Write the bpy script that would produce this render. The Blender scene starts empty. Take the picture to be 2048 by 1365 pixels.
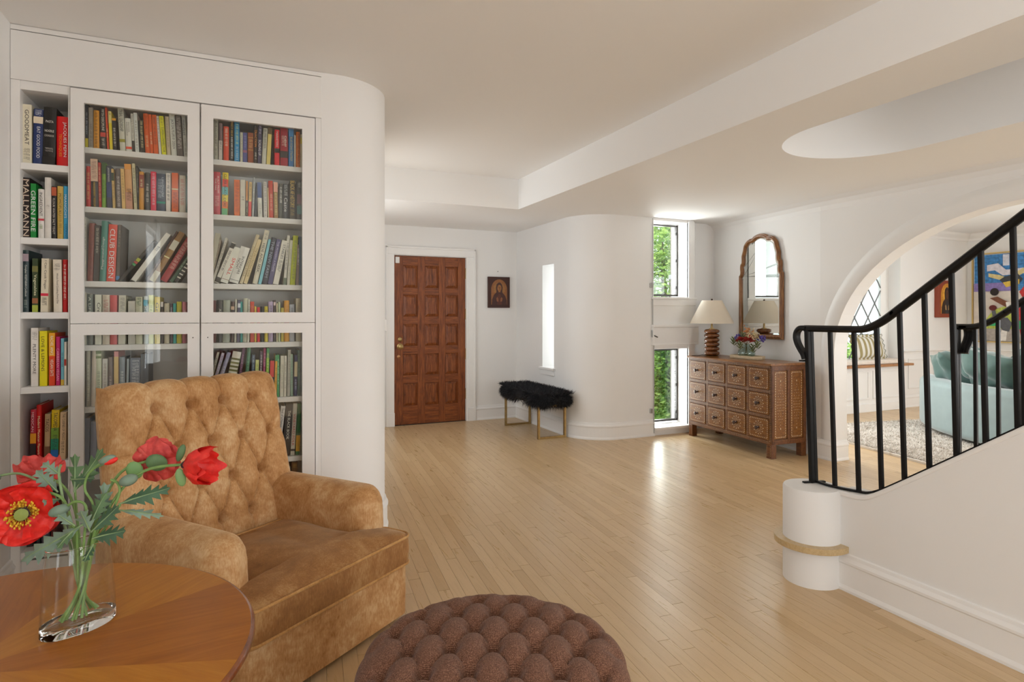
import bpy, math, random
from mathutils import Vector, Matrix, noise
from mathutils.geometry import tessellate_polygon
random.seed(7)
S = bpy.context.scene
C = S.collection
PI = math.pi
# ------------------------------------------------------------------ camera, sky, lights, exposure
F, EYE, SA, CA = 1200.0, 1.3, math.sin(math.radians(24)), math.cos(math.radians(24))
cd = bpy.data.cameras.new('camera'); co = bpy.data.objects.new('camera', cd); C.objects.link(co)
co.location = (0, 0, EYE); co.rotation_euler = (PI/2, 0, -math.radians(24))
cd.sensor_width = 36; cd.lens = 36*F/2048; cd.shift_y = -(682.5-630)/2048; cd.clip_start = .02
S.camera = co
vs = S.view_settings
vs.view_transform = 'Standard'; vs.look = 'None'; vs.gamma = 1; vs.use_curve_mapping = False
vs.exposure = 0.3
S.cycles.max_bounces = 10; S.cycles.diffuse_bounces = 6; S.cycles.transparent_max_bounces = 24
w = bpy.data.worlds.new('World'); S.world = w; w.use_nodes = True
bg = w.node_tree.nodes['Background']; bg.inputs[0].default_value = (.88, .95, 1, 1); bg.inputs[1].default_value = 1.6
def lamp(name, kind, loc, rot, energy, sx=1, sy=1, col=(1, 1, 1), spread=180):
    l = bpy.data.lights.new(name, kind); l.energy = energy; l.color = col
    if kind == 'AREA':
        l.shape = 'RECTANGLE'; l.size = sx; l.size_y = sy; l.spread = math.radians(spread)
    o = bpy.data.objects.new(name, l); C.objects.link(o); o.location = loc; o.rotation_euler = rot
    return o
def R(*a): return tuple(math.radians(x) for x in a)
sun = lamp('sun', 'SUN', (0, 0, 12), R(38, 0, -25), 4.0, col=(1, .95, .85)); sun.data.angle = math.radians(1.5)
DAY = (.97, .99, 1)
lamp('daylight_left_window', 'AREA', (-1.12, -.75, 1.45), R(0, -90, 0), 40, 1.7, 1.9, DAY)
lamp('fill_back_hall', 'AREA', (4.3, -3.4, 1.4), R(90, 0, 0), 62, .95, 1.8, DAY)  # light added through an invented back-wall window to brighten the far hall
lamp('fill_behind_camera', 'AREA', (1.65, -3.4, 1.3), R(90, 0, 0), 30, 1.1, 1.9, DAY)  # light added through an invented back opening to brighten the bookcase header
lamp('fill_entry', 'AREA', (.62, 5.4, 1.55), R(0, -90, 0), 10, 1.3, 1.6, DAY)  # light added behind the rounded wall end to brighten the entry; invented window
lamp('daylight_niche_upper', 'AREA', (4.25, 5.70, 1.91), R(-90, 0, 0), 15, .42, .75, (1, 1, 1))
lamp('daylight_niche_lower', 'AREA', (4.25, 5.70, .52), R(-90, 0, 0), 9, .42, .75, (1, 1, .98))
lamp('daylight_slit_window', 'AREA', (3.60, 6.066, 1.28), R(0, 90, 0), 3.6, 1.1, .26, (1, 1, 1))
lamp('fill_living_front', 'AREA', (5.68, 5.75, 1.45), R(-90, 0, 0), 48, 1.2, 1.7, (1, 1, 1))  # unseen light added to brighten the living room, outside an invented window
lamp('daylight_living_window', 'AREA', (10.05, .2, 1.45), R(0, 90, 0), 150, 1.8, 3.0, (.98, .99, 1))
lamp('fill_stairwell', 'AREA', (3.36, .2, 4.5), R(0, 0, 0), 2.5, .8, 1.5, DAY)  # dim light added under the closed top of the stairwell shaft
# ------------------------------------------------------------------ pixel measurement -> real place
def ray(u):
    t = (u-1024)/F
    return SA+t*CA, CA-t*SA
def onY(u, v, Y):
    a, b = ray(u); d = Y/b
    return Vector((a*d, Y, EYE+(630-v)*d/F))
def onX(u, v, X):
    a, b = ray(u); d = X/a
    return Vector((X, b*d, EYE+(630-v)*d/F))
def at(u, v, d):
    a, b = ray(u)
    return Vector((a*d, b*d, EYE+(630-v)*d/F))
def onZ(u, v, z=0.0):
    return at(u, v, (EYE-z)*F/(v-630))
# ------------------------------------------------------------------ mesh building
class MB:
    def __init__(s): s.v = []; s.f = []; s.s = []; s.m = []; s.mi = 0
    def add(s, vs, fs, smooth=False):
        n = len(s.v); s.v += [tuple(p) for p in vs]
        for f in fs: s.f.append([i+n for i in f]); s.s.append(smooth); s.m.append(s.mi)
        return s
    def box(s, x0, x1, y0, y1, z0, z1, M=None):
        p = [Vector((x, y, z)) for z in (z0, z1) for y in (y0, y1) for x in (x0, x1)]
        if M: p = [M @ q for q in p]
        return s.add(p, [(0, 2, 3, 1), (4, 5, 7, 6), (0, 1, 5, 4), (2, 6, 7, 3), (0, 4, 6, 2), (1, 3, 7, 5)])
    def prism(s, poly, axis, a0, a1, smooth=False, M=None):
        n = len(poly)
        def P(p, a): return Vector({'x': (a, p[0], p[1]), 'y': (p[0], a, p[1]), 'z': (p[0], p[1], a)}[axis])
        v = [P(p, a0) for p in poly]+[P(p, a1) for p in poly]
        if M: v = [M @ q for q in v]
        s.add(v, [list(range(n))[::-1], list(range(n, 2*n))])
        k = len(s.v)-2*n
        for i in range(n):
            j = (i+1) % n; s.f.append([k+i, k+j, k+n+j, k+n+i]); s.s.append(smooth); s.m.append(s.mi)
        return s
    def grid(s, fn, nu, nv, cu=False, cv=False, smooth=True):
        mu = nu if cu else nu+1; mv = nv if cv else nv+1
        v = [fn(i/nu, j/nv) for j in range(mv) for i in range(mu)]
        f = [(j*mu+i, j*mu+(i+1) % mu, ((j+1) % mv)*mu+(i+1) % mu, ((j+1) % mv)*mu+i) for j in range(nv) for i in range(nu)]
        return s.add(v, f, smooth)
    def lathe(s, prof, n=32, c=(0, 0, 0), sx=1, sy=1, rot=0, smooth=True, caps=True):
        cr, sr = math.cos(rot), math.sin(rot)
        v = []
        for r, z in prof:
            for i in range(n):
                a = 2*PI*i/n; x, y = r*math.cos(a)*sx, r*math.sin(a)*sy
                v.append((c[0]+x*cr-y*sr, c[1]+x*sr+y*cr, c[2]+z))
        m = len(prof)
        s.add(v, [(j*n+i, j*n+(i+1) % n, (j+1)*n+(i+1) % n, (j+1)*n+i) for j in range(m-1) for i in range(n)], smooth)
        k = len(s.v)-m*n
        if caps:
            s.f.append([k+i for i in range(n)][::-1]); s.s.append(False); s.m.append(s.mi)
            s.f.append([k+(m-1)*n+i for i in range(n)]); s.s.append(False); s.m.append(s.mi)
        return s
    def tube(s, pts, r, n=8, closed=False, caps=True, flat=1.0, up=None):
        pts = [Vector(p) for p in pts]; m = len(pts); v = []; prev = None
        for i, p in enumerate(pts):
            a = pts[(i-1) % m] if (closed or i > 0) else p
            b = pts[(i+1) % m] if (closed or i < m-1) else p
            t = (b-a).normalized()
            if up is not None: x = t.cross(Vector(up)).normalized()
            elif prev is None:
                x = t.cross(Vector((0, 0, 1)))
                if x.length < .05: x = t.cross(Vector((1, 0, 0)))
                x.normalize()
            else: x = (prev-t*prev.dot(t)).normalized()
            prev = x; y = x.cross(t); rr = r(i/(m-1)) if callable(r) else r
            for k in range(n):
                an = 2*PI*(k+.5)/n; v.append(p+x*rr*math.cos(an)+y*rr*flat*math.sin(an))
        q = m if closed else m-1
        s.add(v, [(i*n+k, i*n+(k+1) % n, ((i+1) % m)*n+(k+1) % n, ((i+1) % m)*n+k) for i in range(q) for k in range(n)], n > 4)
        if caps and not closed:
            k = len(s.v)-m*n
            s.f.append([k+i for i in range(n)][::-1]); s.s.append(False); s.m.append(s.mi)
            s.f.append([k+(m-1)*n+i for i in range(n)]); s.s.append(False); s.m.append(s.mi)
        return s
    def ball(s, c, rx, ry=None, rz=None, nu=16, nv=10, M=None):
        ry = ry or rx; rz = rz or rx; c = Vector(c)
        def fn(a, b):
            th = 2*PI*a; ph = PI*(b-.5)*.998
            p = Vector((rx*math.cos(ph)*math.cos(th), ry*math.cos(ph)*math.sin(th), rz*math.sin(ph)))
            return c+(M @ p if M else p)
        return s.grid(fn, nu, nv, cu=True)
    def sweep(s, path, prof, closed=False):
        """path of (x, y); profile of (offset to the left of travel, z)"""
        m = len(path); n = len(prof); v = []
        for i in range(m):
            p = Vector(path[i])
            a = Vector(path[(i-1) % m]) if closed or i > 0 else None
            b = Vector(path[(i+1) % m]) if closed or i < m-1 else None
            t1 = (p-a).normalized() if a is not None else (b-p).normalized()
            t2 = (b-p).normalized() if b is not None else t1
            n1 = Vector((-t1.y, t1.x)); n2 = Vector((-t2.y, t2.x)); nn = (n1+n2).normalized()
            k = 1/max(.35, nn.dot(n1))
            for o, z in prof: v.append((p.x+nn.x*o*k, p.y+nn.y*o*k, z))
        q = m if closed else m-1
        fs = [(i*n+j, i*n+(j+1) % n, ((i+1) % m)*n+(j+1) % n, ((i+1) % m)*n+j) for i in range(q) for j in range(n)]
        if not closed: fs += [list(range(n))[::-1], [(m-1)*n+j for j in range(n)]]
        return s.add(v, fs)
    def xf(s, M):
        s.v = [tuple(M @ Vector(p)) for p in s.v]; return s
def mesh_of(name, mb, mats, sharp=42):
    me = bpy.data.meshes.new(name); me.from_pydata(mb.v, [], mb.f)
    me.polygons.foreach_set('use_smooth', mb.s)
    for m in (mats if isinstance(mats, (list, tuple)) else [mats]): me.materials.append(m)
    if any(mb.m): me.polygons.foreach_set('material_index', mb.m)
    me.update()
    if any(mb.s): me.set_sharp_from_angle(angle=math.radians(sharp))
    return me
def link(name, me, parent=None, loc=None, rot=None):
    o = bpy.data.objects.new(name, me); C.objects.link(o)
    if parent is not None: o.parent = parent
    if loc is not None: o.location = loc
    if rot is not None: o.rotation_euler = rot
    return o
def obj(name, mb, mat, parent=None, bevel=0, sub=0, loc=None, rot=None, seg=2):
    o = link(name, mesh_of(name, mb, mat), parent, loc, rot)
    if bevel:
        b = o.modifiers.new('edge', 'BEVEL'); b.width = bevel; b.segments = seg; b.limit_method = 'ANGLE'; b.angle_limit = math.radians(40)
    if sub:
        q = o.modifiers.new('smooth', 'SUBSURF'); q.levels = sub; q.render_levels = sub
    return o
def tag(o, label, cat, group=None):
    o['label'] = label; o['category'] = cat
    if group: o['group'] = group
    return o
def thing(name, label, cat, loc=(0, 0, 0), rz=0, group=None):
    o = bpy.data.objects.new(name, None); C.objects.link(o); o.location = loc; o.rotation_euler = (0, 0, rz)
    o.empty_display_size = .1
    return tag(o, label, cat, group)
def struct(name, mb, mat, parent=None, bevel=0):
    o = obj(name, mb, mat, parent, bevel)
    if parent is None: o['kind'] = 'structure'
    return o
def stuff(o): o['kind'] = 'stuff'; return o
def arc(cx, cy, r, a0, a1, n):
    return [(cx+r*math.cos(math.radians(a0+(a1-a0)*i/n)), cy+r*math.sin(math.radians(a0+(a1-a0)*i/n))) for i in range(n+1)]
def spline(p, n=6, closed=False):
    p = [Vector(q) for q in p]; m = len(p); out = []
    for i in range(m if closed else m-1):
        g = lambda k: p[k % m] if closed else p[max(0, min(m-1, k))]
        a, b, c, d = g(i-1), g(i), g(i+1), g(i+2)
        for k in range(n):
            t = k/n
            out.append(.5*((2*b)+(c-a)*t+(2*a-5*b+4*c-d)*t*t+(3*b-a-3*c+d)*t**3))
    if not closed: out.append(p[-1])
    return out
# ------------------------------------------------------------------ materials
def lin(h):
    h = h.lstrip('#'); o = []
    for i in (0, 2, 4):
        c = int(h[i:i+2], 16)/255; o.append(c/12.92 if c < .04045 else ((c+.055)/1.055)**2.4)
    return tuple(o)
class NT:
    def __init__(s, name):
        s.m = bpy.data.materials.new(name); s.m.use_nodes = True; s.t = s.m.node_tree; s.b = s.t.nodes['Principled BSDF']
    def n(s, ty, **kw):
        q = s.t.nodes.new('ShaderNode'+ty)
        for k, v in kw.items():
            if isinstance(k, str) and k.startswith('i_'): q.inputs[k[2:].replace('_', ' ')].default_value = v
            else: setattr(q, k, v)
        return q
    def l(s, a, b): s.t.links.new(a, b)
    def ramp(s, src, stops):
        r = s.n('ValToRGB'); e = r.color_ramp.elements
        while len(e) < len(stops): e.new(.5)
        for x, (p, c) in zip(e, stops): x.position = p; x.color = (*c, 1)
        s.l(src, r.inputs[0]); return r.outputs[0]
    def coord(s, kind='Object', scale=(1, 1, 1), rot=(0, 0, 0)):
        if kind == 'World': o = s.n('NewGeometry').outputs['Position']
        else: o = s.n('TexCoord').outputs[kind]
        mp = s.n('Mapping'); mp.inputs['Scale'].default_value = scale; mp.inputs['Rotation'].default_value = rot
        s.l(o, mp.inputs[0]); return mp.outputs[0]
    def noise(s, vec, scale=5, detail=4, rough=.5, dist=0):
        q = s.n('TexNoise'); q.inputs['Scale'].default_value = scale; q.inputs['Detail'].default_value = detail
        q.inputs['Roughness'].default_value = rough; q.inputs['Distortion'].default_value = dist
        if vec is not None: s.l(vec, q.inputs['Vector'])
        return q.outputs['Fac']
    def math(s, op, a, b=None):
        q = s.n('Math', operation=op)
        for i, x in enumerate((a, b)):
            if x is None: continue
            if isinstance(x, (int, float)): q.inputs[i].default_value = x
            else: s.l(x, q.inputs[i])
        return q.outputs[0]
    def mix(s, fac, a, b, blend='MIX'):
        q = s.n('Mix', data_type='RGBA', blend_type=blend)
        for k, x in ((0, fac), (6, a), (7, b)):
            if isinstance(x, (int, float)): q.inputs[k].default_value = x
            elif isinstance(x, tuple): q.inputs[k].default_value = (*x, 1)
            else: s.l(x, q.inputs[k])
        return q.outputs[2]
    def bump(s, h, strength=.2, dist=.002):
        q = s.n('Bump'); q.inputs['Strength'].default_value = strength; q.inputs['Distance'].default_value = dist
        s.l(h, q.inputs['Height']); s.l(q.outputs[0], s.b.inputs['Normal']); return q
    def set(s, **kw):
        for k, v in kw.items():
            s.b.inputs[{'col': 'Base Color', 'rough': 'Roughness', 'metal': 'Metallic', 'spec': 'Specular IOR Level', 'sheen': 'Sheen Weight',
                        'srough': 'Sheen Roughness', 'trans': 'Transmission Weight', 'ior': 'IOR', 'coat': 'Coat Weight', 'sub': 'Subsurface Weight',
                        'emit': 'Emission Color', 'estr': 'Emission Strength', 'stint': 'Sheen Tint', 'croug': 'Coat Roughness'}[k]].default_value = (*v, 1) if isinstance(v, tuple) else v
        return s
def plain(name, col, rough=.5, metal=0, var=0.0, vscale=6, bump=0, bscale=200, kind='Object', **kw):
    if isinstance(col, str): col = lin(col)
    t = NT(name); t.set(col=col, rough=rough, metal=metal, **kw)
    if var:
        f = t.noise(t.coord(kind), vscale, 3)
        t.l(t.ramp(f, [(.3, tuple(c*(1-var) for c in col)), (.7, tuple(min(1, c*(1+var)) for c in col))]), t.b.inputs['Base Color'])
    if bump: t.bump(t.noise(t.coord(kind), bscale, 3), bump, .001)
    return t.m
def wood(name, c1, c2, c3=None, scale=(1, 1, 1), rough=.4, grain=14, bump=.08, kind='Object', rot=(0, 0, 0), **kw):
    """long grain along local z unless the scale says otherwise"""
    t = NT(name); t.set(rough=rough, **kw)
    v = t.coord(kind, scale, rot); a = t.noise(v, grain, 6, .6, .6); b = t.noise(v, grain*5, 4, .7)
    h = t.math('ADD', t.math('MULTIPLY', a, .75), t.math('MULTIPLY', b, .25))
    t.l(t.ramp(h, [(.34, lin(c1)), (.5, lin(c2)), (.66, lin(c3 or c2))]), t.b.inputs['Base Color'])
    if bump: t.bump(b, bump, .001)
    return t.m
def pane_glass(name, tint=(1, 1, 1), f0=.045, rough=0.0):
    t = NT(name); t.t.nodes.remove(t.b)
    tr = t.n('BsdfTransparent'); tr.inputs[0].default_value = (*tint, 1)
    gl = t.n('BsdfGlossy'); gl.inputs['Roughness'].default_value = rough
    lw = t.n('LayerWeight'); lw.inputs[0].default_value = .5
    f = t.math('ADD', t.math('MULTIPLY', t.math('POWER', lw.outputs['Facing'], 5), 1-f0), f0)
    mx = t.n('MixShader'); t.l(f, mx.inputs[0]); t.l(tr.outputs[0], mx.inputs[1]); t.l(gl.outputs[0], mx.inputs[2])
    t.l(mx.outputs[0], t.t.nodes['Material Output'].inputs[0]); return t.m
M = {}
M['wall'] = plain('wall_paint', (.82, .81, .795), .6, var=.015, vscale=1.5, bump=.03, bscale=60, kind='World')
M['ceil'] = plain('ceiling_paint', (.88, .872, .86), .7, bump=.03, bscale=50, kind='World')
M['trim'] = plain('trim_paint', (.84, .83, .815), .4)
M['white'] = plain('white_satin', (.84, .83, .815), .4)
M['case'] = plain('bookcase_paint', (.82, .805, .785), .42)
M['iron'] = plain('black_iron', (.006, .0055, .0055), .5, .0, spec=.25)
M['brass'] = plain('brass', (.40, .28, .12), .32, 1, var=.15, vscale=30)
M['glass'] = pane_glass('window_glass', (.97, .99, .98))
M['caseglass'] = pane_glass('cabinet_glass', (.975, .985, .975), .045)
M['dark'] = plain('dark_gap', (.02, .018, .016), .8)
# ------------------------------------------------------------------ the setting
HI, LO = 2.64, 2.345
def boxes(*bs):
    m = MB()
    for b in bs: m.box(*b)
    return m
# wall_left: a window opening beside the camera, out of the frame
struct('wall_left', boxes((-1.1, -.985, .2, 3.95, 0, HI), (-1.1, -.985, -3.35, -1.7, 0, HI), (-1.1, -.985, -1.7, .2, 0, .6), (-1.1, -.985, -1.7, .2, 2.3, HI)), M['wall'])
t = MB()
for y in (-1.68, -.75, .18): t.box(-1.08, -1.03, y-.025, y+.025, .6, 2.3)
for z in (.62, 1.45, 2.28): t.box(-1.08, -1.03, -1.7, .2, z-.02, z+.02)
struct('window_4', t, M['white'])
struct('wall_back', boxes((-1.1, 1.08, -3.35, -3.2, 0, HI), (2.22, 3.83, -3.35, -3.2, 0, HI), (1.08, 2.22, -3.35, -3.2, 2.3, HI), (1.08, 2.22, -3.35, -3.2, 0, .3), (4.77, 4.95, -3.35, -3.2, 0, HI), (3.83, 4.77, -3.35, -3.2, 0, .45), (3.83, 4.77, -3.35, -3.2, 2.3, HI)), M['wall'])
t = MB()
for x in (3.85, 4.3, 4.75): t.box(x-.025, x+.025, -3.32, -3.27, .45, 2.3)
for z in (.47, 1.6, 2.28): t.box(3.83, 4.77, -3.32, -3.27, z-.02, z+.02)
for x in (1.10, 1.65, 2.20): t.box(x-.025, x+.025, -3.32, -3.27, .3, 2.3)
for z in (.32, 2.28): t.box(1.08, 2.22, -3.32, -3.27, z-.02, z+.02)
struct('added_window_5', t, M['white'])  # unseen frames added for the invented openings of the two back-wall fill lights
# wall round the bookcase with its rounded end, running back to the door wall
a1 = arc(.465, 3.79, .335, -90, 0, 16)
m = MB().prism([(.385, 3.457)]+a1+[(.80, 4.7), (.65, 4.7), (.65, 3.95), (-1.1, 3.95), (-1.1, 3.80), (.385, 3.80)], 'z', 0, HI)
for i in range(len(m.s)): m.s[i] = len(m.f[i]) == 4
m.s = [len(f) == 4 and 1 < k-2 < 17 for k, f in enumerate(m.f)]
struct('wall_bookcase', m, M['wall'])
struct('wall_entry', boxes((.65, .80, 6.1, 7.1, 0, HI), (.65, .80, 4.7, 6.1, 0, .7), (.65, .80, 4.7, 6.1, 2.4, HI)), M['wall'])
struct('added_window_7', boxes((.68, .72, 4.7, 4.75, .7, 2.4), (.68, .72, 6.05, 6.1, .7, 2.4), (.68, .72, 5.37, 5.42, .7, 2.4), (.68, .72, 4.75, 6.05, .7, .75), (.68, .72, 4.75, 6.05, 2.35, 2.4)), M['white'])  # unseen frame added in the invented opening of the entry fill light
# wall with the entrance door
struct('wall_front', boxes((.65, 1.555, 6.94, 7.1, 0, HI), (2.505, 3.4, 6.94, 7.1, 0, HI), (1.555, 2.505, 6.94, 7.1, 2.03, HI)), M['wall'])
# wall beside the bench with a narrow slit window, rounding towards the tall window
SY0, SY1, SZ0, SZ1 = 5.924, 6.207, .70, 1.87
struct('wall_bench', boxes((3.15, 3.42, SY1, 6.95, 0, LO+.02), (3.15, 3.42, 5.68, SY0, 0, LO+.02), (3.15, 3.42, SY0, SY1, 0, SZ0), (3.15, 3.42, SY0, SY1, SZ1, LO+.02)), M['wall'])
a2 = arc(3.56, 5.68, .41, 180, 270, 18)
m = MB().prism(a2+[(4.012, 5.27), (4.012, 5.50), (3.42, 5.50), (3.42, 5.68)], 'z', 0, LO+.02)
m.s = [k >= 2 and k-2 < 18 for k in range(len(m.f))]
struct('wall_curved', m, M['wall'])
# the tall window's surround (proud of the wall beside it) and the set-back wall to its right
WX0, WX1 = 4.012, 4.477
struct('wall_window', boxes((WX1, 4.561, 5.27, 5.55, 0, LO+.02), (WX0, WX1, 5.27, 5.55, .93, 1.47), (WX0, WX1, 5.27, 5.55, 2.315, LO+.02), (WX0, WX1, 5.27, 5.55, 0, .086)), M['white'])
struct('wall_niche', boxes((4.561, 5.15, 5.40, 5.55, 0, LO+.02)), M['wall'])
struct('wall_mirror', MB().prism([(4.965, 5.42), (4.80, 3.83), (4.94, 3.83), (5.12, 5.42)], 'z', 0, LO+.02), M['wall'])
# wall with the arch into the living room
AC, AA, AS, AB = 2.2, 1.5, .95, 1.13
def archpts(a, b, n=40): return [(AC+a*math.cos(PI*i/n), AS+b*math.sin(PI*i/n)) for i in range(n+1)]
m = MB().prism([(3.86, 0), (3.86, LO+.02), (-3.35, LO+.02), (-3.35, 0), (.7, 0)]+archpts(AA, AB)[::-1]+[(3.70, 0)], 'x', 4.80, 4.94)
struct('wall_arch', m, M['wall'])
# raised surround of the arch with its plinth
def outl_(o): return [(3.70+o, 0), (3.70+o, AS*.5)]+archpts(AA+o, AB+o)+[(.7-o, AS*.5), (.7-o, 0)]
rings_ = [(0, 4.801), (0, 4.775), (.004, 4.772), (.085, 4.772), (.10, 4.774), (.115, 4.780), (.13, 4.789), (.145, 4.797), (.155, 4.801)]
m = MB(); q_ = [outl_(o) for o, x in rings_]; n = len(q_[0])
m.add([(x, y, z) for (o, x), r in zip(rings_, q_) for y, z in r], [(k*n+i, k*n+i+1, (k+1)*n+i+1, (k+1)*n+i) for k in range(len(rings_)-1) for i in range(n-1)], True)
struct('trim_1', m, M['wall'])
bprof = [(0, 0), (.022, 0), (.022, .012), (.016, .028), (.016, .125), (.021, .132), (.021, .142), (.012, .158), (.009, .172), (0, .176)]
def base(name, path, mat='trim'): return struct(name, MB().sweep(path, [(-o, z) for o, z in bprof]), M[mat])
# (travel direction chosen so that the room is on the right-hand side)
base('baseboard_arch', [(4.94, 3.70), (4.770, 3.70), (4.770, 3.85), (4.80, 3.85)][::-1][::-1][::-1])
base('baseboard_mirror', [(4.965, 5.40), (4.80, 3.85)])
base('baseboard_curved', [(3.15, 6.94)]+a2+[(4.012, 5.27)])
base('baseboard_front', [(2.585, 6.94), (3.15, 6.94)])
base('baseboard_bookcase', [(.385, 3.457)]+a1+[(.80, 6.94)])
base('baseboard_left', [(-.985, -3.2), (-.985, 3.457)])
base('baseboard_back', [(4.8, -3.2), (-.985, -3.2)])
# ceilings: high one over the sitting side, lower one beyond the beam with the oval stairwell cut into it
struct('ceiling', boxes((-1.1, 2.56, -3.35, 5.5, HI, HI+.1)), M['ceil'])
hole = [(3.84, -1.4)]+arc(3.365, 2.37, .475, 0, 180, 40)+[(2.89, -1.4)]
outer = [(2.475, -3.35), (4.95, -3.35), (4.95, 5.6), (3.45, 5.6), (3.45, 7.1), (.65, 7.1), (.65, 5.40), (2.475, 5.40)]
def plate(z):
    pts = outer+hole
    tri = tessellate_polygon([[Vector((x, y, 0)) for x, y in outer], [Vector((x, y, 0)) for x, y in hole]])
    return [(x, y, z) for x, y in pts], tri
m = MB(); v, f = plate(LO); m.add(v, f)
n = len(outer)
m.add([(x, y, LO) for x, y in outer]+[(x, y, HI+.1) for x, y in outer], [(i, (i+1) % n, n+(i+1) % n, n+i) for i in range(n)])
n = len(hole); ZT = 4.7
m.add([(x, y, LO) for x, y in hole]+[(x, y, ZT) for x, y in hole], [(i, (i+1) % n, n+(i+1) % n, n+i) for i in range(n)], True)
m.add([(x, y, ZT) for x, y in hole], [list(range(n))])
o = struct('ceiling', m, M['ceil'])
# soft cove along the wall with the mirror
cv = [(0, LO), (.0, LO-.10), (.012, LO-.06), (.04, LO-.025), (.11, LO)]
struct('trim_2', MB().sweep([(4.965, 5.40), (4.80, 3.85), (4.80, -3.2)], [(-a, b) for a, b in cv]), M['wall'])
# floor: slab under narrow oak boards
slab = struct('floor', boxes((-1.1, 10.1, -3.35, 5.6, -.12, -.012), (-1.1, 3.4, 5.6, 7.1, -.12, -.012)), M['dark'])
PA = math.radians(5.4)
t = NT('oak_boards')
t.set(rough=.33, spec=.55)
geo = t.n('NewGeometry'); oi = t.n('ObjectInfo')
rnd = t.math('FRACT', t.math('ADD', oi.outputs['Random'], geo.outputs['Random Per Island']))
v = t.coord('World', (16, 1.1, 1), (0, 0, PA))
sh = t.n('VectorMath', operation='ADD'); cmb = t.n('CombineXYZ'); t.l(t.math('MULTIPLY', rnd, 40), cmb.inputs[1]); t.l(v, sh.inputs[0]); t.l(cmb.outputs[0], sh.inputs[1])
g = t.noise(sh.outputs[0], 3.0, 6, .65, .5)
basec = t.ramp(rnd, [(0, lin('c0a176')), (.25, lin('caac83')), (.55, lin('ceb188')), (.8, lin('c7a97e')), (1, lin('d4b890'))])
grain = t.ramp(g, [(.25, (.88, .86, .82)), (.5, (1, 1, 1)), (.75, (1.0, .985, .96))])
t.l(t.mix(1.0, basec, grain, 'MULTIPLY'), t.b.inputs['Base Color'])
t.l(t.ramp(g, [(.3, (.34,)*3), (.7, (.26,)*3)]), t.b.inputs['Roughness'])
t.bump(g, .05, .001)
M['oak'] = t.m
cp, sp = math.cos(PA), math.sin(PA)
boards = []; rg = random.Random(3); W = .057
k = -70
while k*W < 12:
    s0 = -6+rg.random()*1.2
    while s0 < 8.5:
        L = rg.uniform(.5, 1.7); cx, cy = k*W+W/2, s0+L/2
        x, y = cx*cp+cy*sp, -cx*sp+cy*cp
        if -1.3 < x < 10.0 and -3.4 < y < 7.9:
            if x > 3.42 and y+L/2*cp > 5.6:
                ya = y-L/2*cp
                if ya > 5.5: s0 += L+.0012; continue
                L2 = (5.6-ya)/cp; x += (L-L2)/2*-sp; y = ya+L2/2*cp; L0, L = L, L2
            else: L0 = L
            dep = SA*x+CA*y; lat = CA*x-SA*y; big = 0
            if dep > .9:
                u, vv = 1024+F*lat/dep, 630+F*EYE/dep
                if 700 < u < 2150 and vv < 1500 and x < 5.2: big = L*W/dep**2
            boards.append((big, x, y, L))
            L = L0
        s0 += L+.0012
    k += 1
boards.sort(reverse=True)
unit = mesh_of('plank', MB().box(-.5, .5, -.5, .5, -.012, 0), M['oak'])
for big, x, y, L in boards[:300]:
    o = link('plank', unit, slab, (x, y, rg.uniform(-.0003, 0)), (0, 0, -PA)); o.scale = (W-.0011, L-.0011, 1)
rest = MB()
for big, x, y, L in boards[300:]:
    mm = Matrix.Translation((x, y, 0)) @ Matrix.Rotation(-PA, 4, 'Z')
    rest.box(-(W-.001)/2, (W-.001)/2, -(L-.001)/2, (L-.001)/2, -.012, 0, mm)
stuff(obj('floorboards', rest, M['oak'], slab))
# stairs: low wall, rounded newel plinth, bullnose first tread, hidden steps
SX = 2.595
def capz(y): d = 1.85-y; return .4615+.71*(d+math.sqrt(d*d+.0016))/2-.0006
ys_ = [2.06, 2.0, 1.95, 1.92, 1.89, 1.87, 1.85, 1.83, 1.81, 1.79, 1.76, 1.72, 1.6, .2]
m = MB().prism([(2.06, 0)]+[(y, capz(y)-.012) for y in ys_]+[(.2, 0)], 'x', SX, 2.71)
struct('wall_stair', m, M['wall'], bevel=.004)
m = MB().prism([(y, capz(y)-.024) for y in ys_[1:]]+[(y, capz(y)) for y in ys_[1:][::-1]], 'x', SX-.01, 2.72)
struct('trim_3', m, M['wall'], bevel=.006)
base('baseboard_stair', [(SX, .2), (SX, 2.03)][::-1])
NC = (2.552, 2.10)
newel_ = struct('trim_4', MB().lathe([(.131, 0), (.131, .45), (.126, .459), (.115, .462)], 48, (*NC, 0)), M['wall'])
m = MB().prism([(2.0, 0), (2.0, .44), (1.9, 1.0), (.2, 2.2), (.2, 0)], 'x', 3.68, 3.80)
m = MB().prism([(2.06, 0), (2.06, .36), (1.95, .40), (.2, 1.62), (.2, 0)], 'x', 3.68, 3.78)
struct('wall_stair_far', m, M['wall'])
st = thing('staircase', 'white staircase with pale oak treads rising behind the black railing', 'staircase', (0, 0, 0))
NOSE = wood('pale_oak', 'b5996c', 'c4aa7e', 'cdb489', (6, 6, 6), .35)
tp = [(NC[0]+.172*math.cos(math.radians(a)), NC[1]+.172*math.sin(math.radians(a))) for a in range(75, 286, 6)]
tr = MB().prism(tp+[(2.60, 1.93), (2.60, 2.26)], 'z', .178, .207)
obj('tread', tr, NOSE, newel_, bevel=.012, seg=3)
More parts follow.
